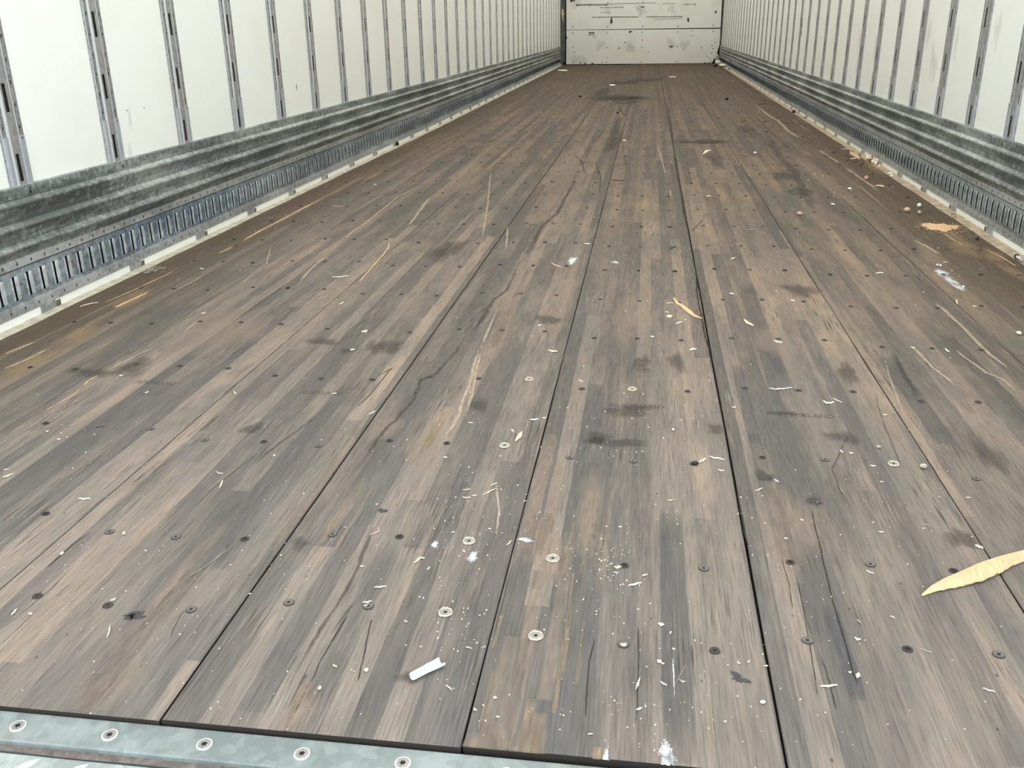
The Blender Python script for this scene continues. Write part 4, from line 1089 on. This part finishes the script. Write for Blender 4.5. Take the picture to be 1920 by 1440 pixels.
# leaf fragments by the right ledge
LEAF = [(1428, 183, 1435, 184), (1430, 190, 1438, 187), (1422, 196, 1440, 195), (1409, 183, 1412, 183), (1390, 229, 1400, 227), (1431, 230, 1437, 227), (1482, 225, 1484, 227), (1473, 232, 1480, 232), (1484, 231, 1487, 231),
        (1497, 234, 1504, 233), (1506, 221, 1511, 223), (1445, 238, 1448, 239), (1436, 248, 1440, 247), (1452, 211, 1457, 213), (1468, 273, 1478, 276), (1586, 302, 1592, 301), (1600, 305, 1607, 303), (1583, 292, 1590, 292), (1612, 312, 1618, 305), (1594, 284, 1600, 286), (1610, 289, 1614, 293), (1560, 287, 1568, 285)]
for i, (a, b, c, d) in enumerate(sorted(LEAF, key=lambda q: q[1]+q[3])):
    o = sliver('leaf_fragment', [(a, b), ((a+c)/2, (b+d)/2-.4), (c, d)], .018 if b < 260 else .010, 'leaf', .004, 60+i)
    tag(o, 'dark dry leaf fragment, %s counted from the far end along the right ledge' % ORD[i], 'leaf fragment', 'leaf fragments along the right ledge')
o = lump('leaf_clump', 1488, 212, .014, .022, .013, 'leaf', 3); tag(o, 'round dark leaf clump against the right ledge in the distance', 'leaf clump')
heap = [1626, 1631, 1632, 1636, 1637, 1638, 1641, 1642, 1643, 1644, 1648]
# broken bits heaped under the right rail
for i, (px, py, rx, ry, mk) in enumerate(((1626, 301, .010, .02, 'pale'), (1632, 303, .007, .014, 'pink'), (1636, 308, .008, .014, 'cream'), (1641, 311, .006, .010, 'white'), (1638, 303, .010, .012, 'pink'), (1643, 306, .012, .012, 'pale'), (1644, 308, .008, .015, 'pink'), (1648, 317, .008, .008, 'pale'), (1631, 306, .010, .014, 'brown'), (1637, 299, .008, .01, 'black'), (1642, 297, .01, .01, 'brown'), (1669, 329, .010, .008, 'cream'), (1672, 333, .007, .006, 'white'))):
    o = lump('wood_fragment', px, py, rx, ry, .010 if i < 11 else .005, mk, 70+i, .002 if i < 11 else .003)
    tag(o, ('%s fragment, %s from the left in the small heap under the right rail' % ({'pale': 'yellowish', 'pink': 'pinkish', 'cream': 'cream', 'white': 'white', 'brown': 'brown', 'black': 'black'}[mk], ORD[heap.index(px)])) if i < 11 else ('%s pale crumb on the right ledge nearer than the heap' % ('farther' if i == 11 else 'nearest')), 'wood fragment', 'fragments heaped under the right rail' if i < 11 else 'crumbs on the right ledge')
o = sliver('wood_splinter', [(1594, 286), (1601, 291), (1612, 299)], .028, 'tan', .008, 81); tag(o, 'orange torn splinter on the right ledge left of the heap of fragments', 'wood splinter')
o = sliver('wood_splinter', [(1595, 299), (1601, 298), (1606, 297)], .014, 'cream', .004, 82); tag(o, 'cream curved splinter just below the orange torn splinter', 'wood splinter')
o = sliver('wood_splinter', [(1577, 280), (1585, 280), (1591, 280)], .014, 'pink', .004, 83); tag(o, 'thin pinkish splinter left of the orange torn splinter', 'wood splinter')
# sawdust patch
m = MB(); m.mat('sawdust'); n = 40; c = fl(1762, 426)
rr = random.Random(9); cidx = m.vert((c.x, c.y, .006)); prev = None; rings = []
for q_, z in ((.35, .0055), (.65, .0038), (.88, .0022), (1.0, .0012)):
    ring = []
    for i in range(n):
        t_ = 6.28318*i/n; j = 1+.12*math.sin(3*t_+1)+.1*math.sin(7*t_)+(rr.uniform(-.12, .12) if q_ > .8 else 0)
        ring.append(m.vert((c.x+.058*q_*j*math.cos(t_), c.y+.062*q_*j*math.sin(t_), z)))
    rings.append(ring)
for i in range(n): m.face((cidx, rings[0][i], rings[0][(i+1) % n]))
for a, b in zip(rings, rings[1:]):
    for i in range(n): m.face((a[i], b[i], b[(i+1) % n], a[(i+1) % n]))
m.mat('d_dust')
for i in range(420):     # loose grains around
    t_ = rr.uniform(0, 6.28); q_ = .9+abs(rr.gauss(0, .4)); x = c.x+.058*q_*math.cos(t_)+max(0, rr.gauss(.0, .03)); y = c.y+.062*q_*math.sin(t_)-max(0, rr.gauss(0, .08))
    m.mat('sawdust'); s_ = rr.uniform(.0006, .0016)
    a = [m.vert((x+s_*math.cos(2.09*k), y+s_*math.sin(2.09*k), .001)) for k in range(3)]; tp = m.vert((x, y, .001+s_))
    for k in range(3): m.face((a[k], a[(k+1) % 3], tp))
o = m.build('sawdust_patch', None, (c.x, c.y, 0), True); tag(o, 'orange sawdust patch on the last floorboard near the right ledge', 'sawdust', None, 'stuff')
# uncountable crumbs over the boards
m = MB(); rr = random.Random(21)
DENS = [(1150, 1050, 60, 60, 70), (1110, 1100, 120, 160, 90), (1160, 790, 120, 80, 60), (870, 1000, 80, 60, 60), (860, 1180, 90, 100, 70), (100, 830, 120, 110, 40), (1240, 1320, 200, 90, 60), (960, 900, 120, 90, 50), (1400, 1080, 200, 200, 50), (700, 900, 400, 300, 90), (1300, 600, 300, 200, 80), (1650, 900, 260, 250, 60), (1750, 480, 150, 90, 60), (1600, 350, 120, 60, 50), (500, 450, 200, 120, 60), (300, 1150, 260, 200, 60), (960, 1300, 900, 130, 80)]
for (cx, cyy, sx_, sy_, n) in DENS:
    for _ in range(int(n*.7)):
        px = rr.gauss(cx, sx_*.5); py = rr.gauss(cyy, sy_*.5)
        if py < 200 or py > 1430: continue
        p = fl(px, py)
        if not (-1.22 < p.x < 1.26 and p.y > .69): continue
        s_ = .52*rr.choice((.0006, .0008, .0010, .0016))*(1+max(0, p.y-1)*.35); m.mat(rr.choice(('cream', 'white', 'cream', 'pale')))
        an = rr.uniform(0, 3.14); el = rr.uniform(1, 2.2)
        q_ = []
        for k in range(4):
            t_ = .785+1.5708*k; u = s_*el*math.cos(t_); v = s_*math.sin(t_)
            q_.append((p.x+u*math.cos(an)-v*math.sin(an), p.y+u*math.sin(an)+v*math.cos(an)))
        lo_ = [m.vert((x, y, .0008)) for x, y in q_]; up_ = [m.vert((p.x+(x-p.x)*.7, p.y+(y-p.y)*.7, .001+s_)) for x, y in q_]
        m.face(up_)
        for k in range(4): m.face((lo_[k], lo_[(k+1) % 4], up_[(k+1) % 4], up_[k]))
o = m.build('wood_crumbs'); tag(o, 'fine pale wood crumbs and dust grains sprinkled over the floorboards', 'crumbs', None, 'stuff')

# helpers for wires
def wire(name, pts, r, mk, sides=6):
    m = MB(); m.mat(mk); rows = []; n = len(pts)
    for i, p in enumerate(pts):
        a = Vector(pts[max(0, i-1)]); b = Vector(pts[min(n-1, i+1)]); d = (b-a).normalized()
        u = d.cross(Vector((0, 0, 1)));  u = u.normalized() if u.length > 1e-4 else Vector((1, 0, 0)); v = d.cross(u)
        rows.append([m.vert(Vector(p)+u*r*math.cos(6.28318*k/sides)+v*r*math.sin(6.28318*k/sides)) for k in range(sides)])
    for a, b in zip(rows, rows[1:]):
        for k in range(sides): m.face((a[k], a[(k+1) % sides], b[(k+1) % sides], b[k]))
    m.face(rows[0][::-1]); m.face(rows[-1]); return m, Vector(pts[0])
c = fl(1788, 406, .01)
pts = [(c.x+(.0035+.0004*i*.4)*math.cos(i*.42), c.y+(.006+.0006*i*.4)*math.sin(i*.42), .0065+.0085*(.5+.5*math.sin(i*.42))+.0001*i) for i in range(38)]
m, p0 = wire('wire_coil', pts, .0007, 'brown'); o = m.build('wire_coil', None, (c.x, c.y, 0), True); tag(o, 'small coil of rusty wire on the right ledge', 'wire coil')
c = fl(286, 508, .003); m = MB(); rr = random.Random(4)
for s_ in range(26):
    a = Vector((c.x+rr.gauss(0, .006), c.y+rr.gauss(0, .020), .005)); pts = [a]
    d = Vector((rr.uniform(-1, 1), rr.uniform(-1, 1), rr.uniform(.1, .5)))
    for k in range(6):
        d = (d+Vector((rr.uniform(-.6, .6), rr.uniform(-.6, .6), rr.uniform(-.5, .3)))).normalized(); a = a+d*.0035; a.z = max(.0045, a.z); pts.append(a.copy())
    w_, _ = wire('x', pts, .0005, 'grey', 4); base_i = len(m.v); m.mat('grey')
    for v in w_.v: m.vert(v)
    for f in w_.f: m.face([base_i+i for i in f])
o = m.build('lint_tuft', None, (c.x, c.y, 0)); tag(o, 'grey tuft of lint on the left ledge', 'lint tuft')
# bright bolt at the right edge of the picture
A = fl(1906, 482, .008); B = fl(1934, 500, .008); d = (B-A).normalized(); s_ = Vector((-d.y, d.x, 0)); root = D.objects.new('metal_bolt', None); COL.objects.link(root); root.location = (A.x, A.y, 0)
tag(root, 'bright metal bolt with a black head, lying by the right ledge at the photo edge', 'bolt')
for nm_, a0, a1, R, mk in (('bolt_head', -.004, .004, .0075, 'black'), ('shank', .003, .036, .0048, 'rim')):
    m = MB(); m.mat(mk); n = 6 if nm_ == 'bolt_head' else 16; r0 = []; r1 = []
    for i in range(n):
        t_ = 6.28318*i/n; off_ = s_*(R*math.cos(t_))+Vector((0, 0, .0095+R*math.sin(t_)))
        p = A+d*a0+off_-Vector((0, 0, .008)); q_ = A+d*a1+off_-Vector((0, 0, .008)); r0.append(m.vert(p-Vector((A.x, A.y, 0)))); r1.append(m.vert(q_-Vector((A.x, A.y, 0))))
    for i in range(n): m.face((r0[i], r0[(i+1) % n], r1[(i+1) % n], r1[i]))
    m.face(r0[::-1]); m.face(r1); o = m.build(nm_, root)
# rubbish in the far right corner
for nm_, px, py, rx, ry, rz, mk, lab in (
  ('metal_scrap', 1342, 118.5, .035, .03, .085, 'grey', 'grey bent scrap standing in the far right corner'),
  ('paper_roll', 1346, 120.5, .050, .03, .036, 'white', 'white roll lying in front of the grey scrap, far right corner'),
  ('black_scrap', 1341, 124.8, .045, .03, .016, 'black', 'black scrap under the white roll, far right corner'),
  ('black_scrap', 1355, 119.5, .018, .03, .05, 'black', 'black lump right of the white roll, against the right wall'),
  ('foam_chunk', 1355, 126, .050, .10, .028, 'cream', 'cream chunk nearest the camera in the far right corner'),
  ('black_scrap', 1362.5, 127, .014, .06, .022, 'black', 'small black scrap right of the cream chunk'),
  ('black_scrap', 1368, 131.5, .014, .08, .016, 'black', 'small black scrap on the right ledge before the corner')):
    p = fl(px, py); p.y = min(p.y, 17.27); o = lump(nm_, px, py, rx, ry, rz, mk, 0, 0.0, p, False); tag(o, lab, nm_.replace('_', ' '))
# pale torn strip on the left corner post
m = MB(); m.mat('pale')
pp = [(1053.5, 17), (1055.5, 17.5), (1056, 24), (1058.5, 25.5), (1056.3, 29), (1056, 40), (1054.6, 39.5), (1053.2, 30), (1052.4, 26), (1053.2, 22)]
fr = [m.vert((bk(*q_, 17.27).x, 17.27+.008*math.sin(i*2), bk(*q_, 17.27).z)) for i, q_ in enumerate(pp)]
bb = [m.vert((bk(*q_, 17.27).x, 17.298, bk(*q_, 17.27).z)) for q_ in pp]
m.face(fr); m.face(bb[::-1])
for i in range(len(pp)): m.face((fr[i], bb[i], bb[(i+1) % len(pp)], fr[(i+1) % len(pp)]))
o = m.build('torn_strip'); tag(o, 'pale yellow torn strip stuck high on the far left corner post', 'torn strip')
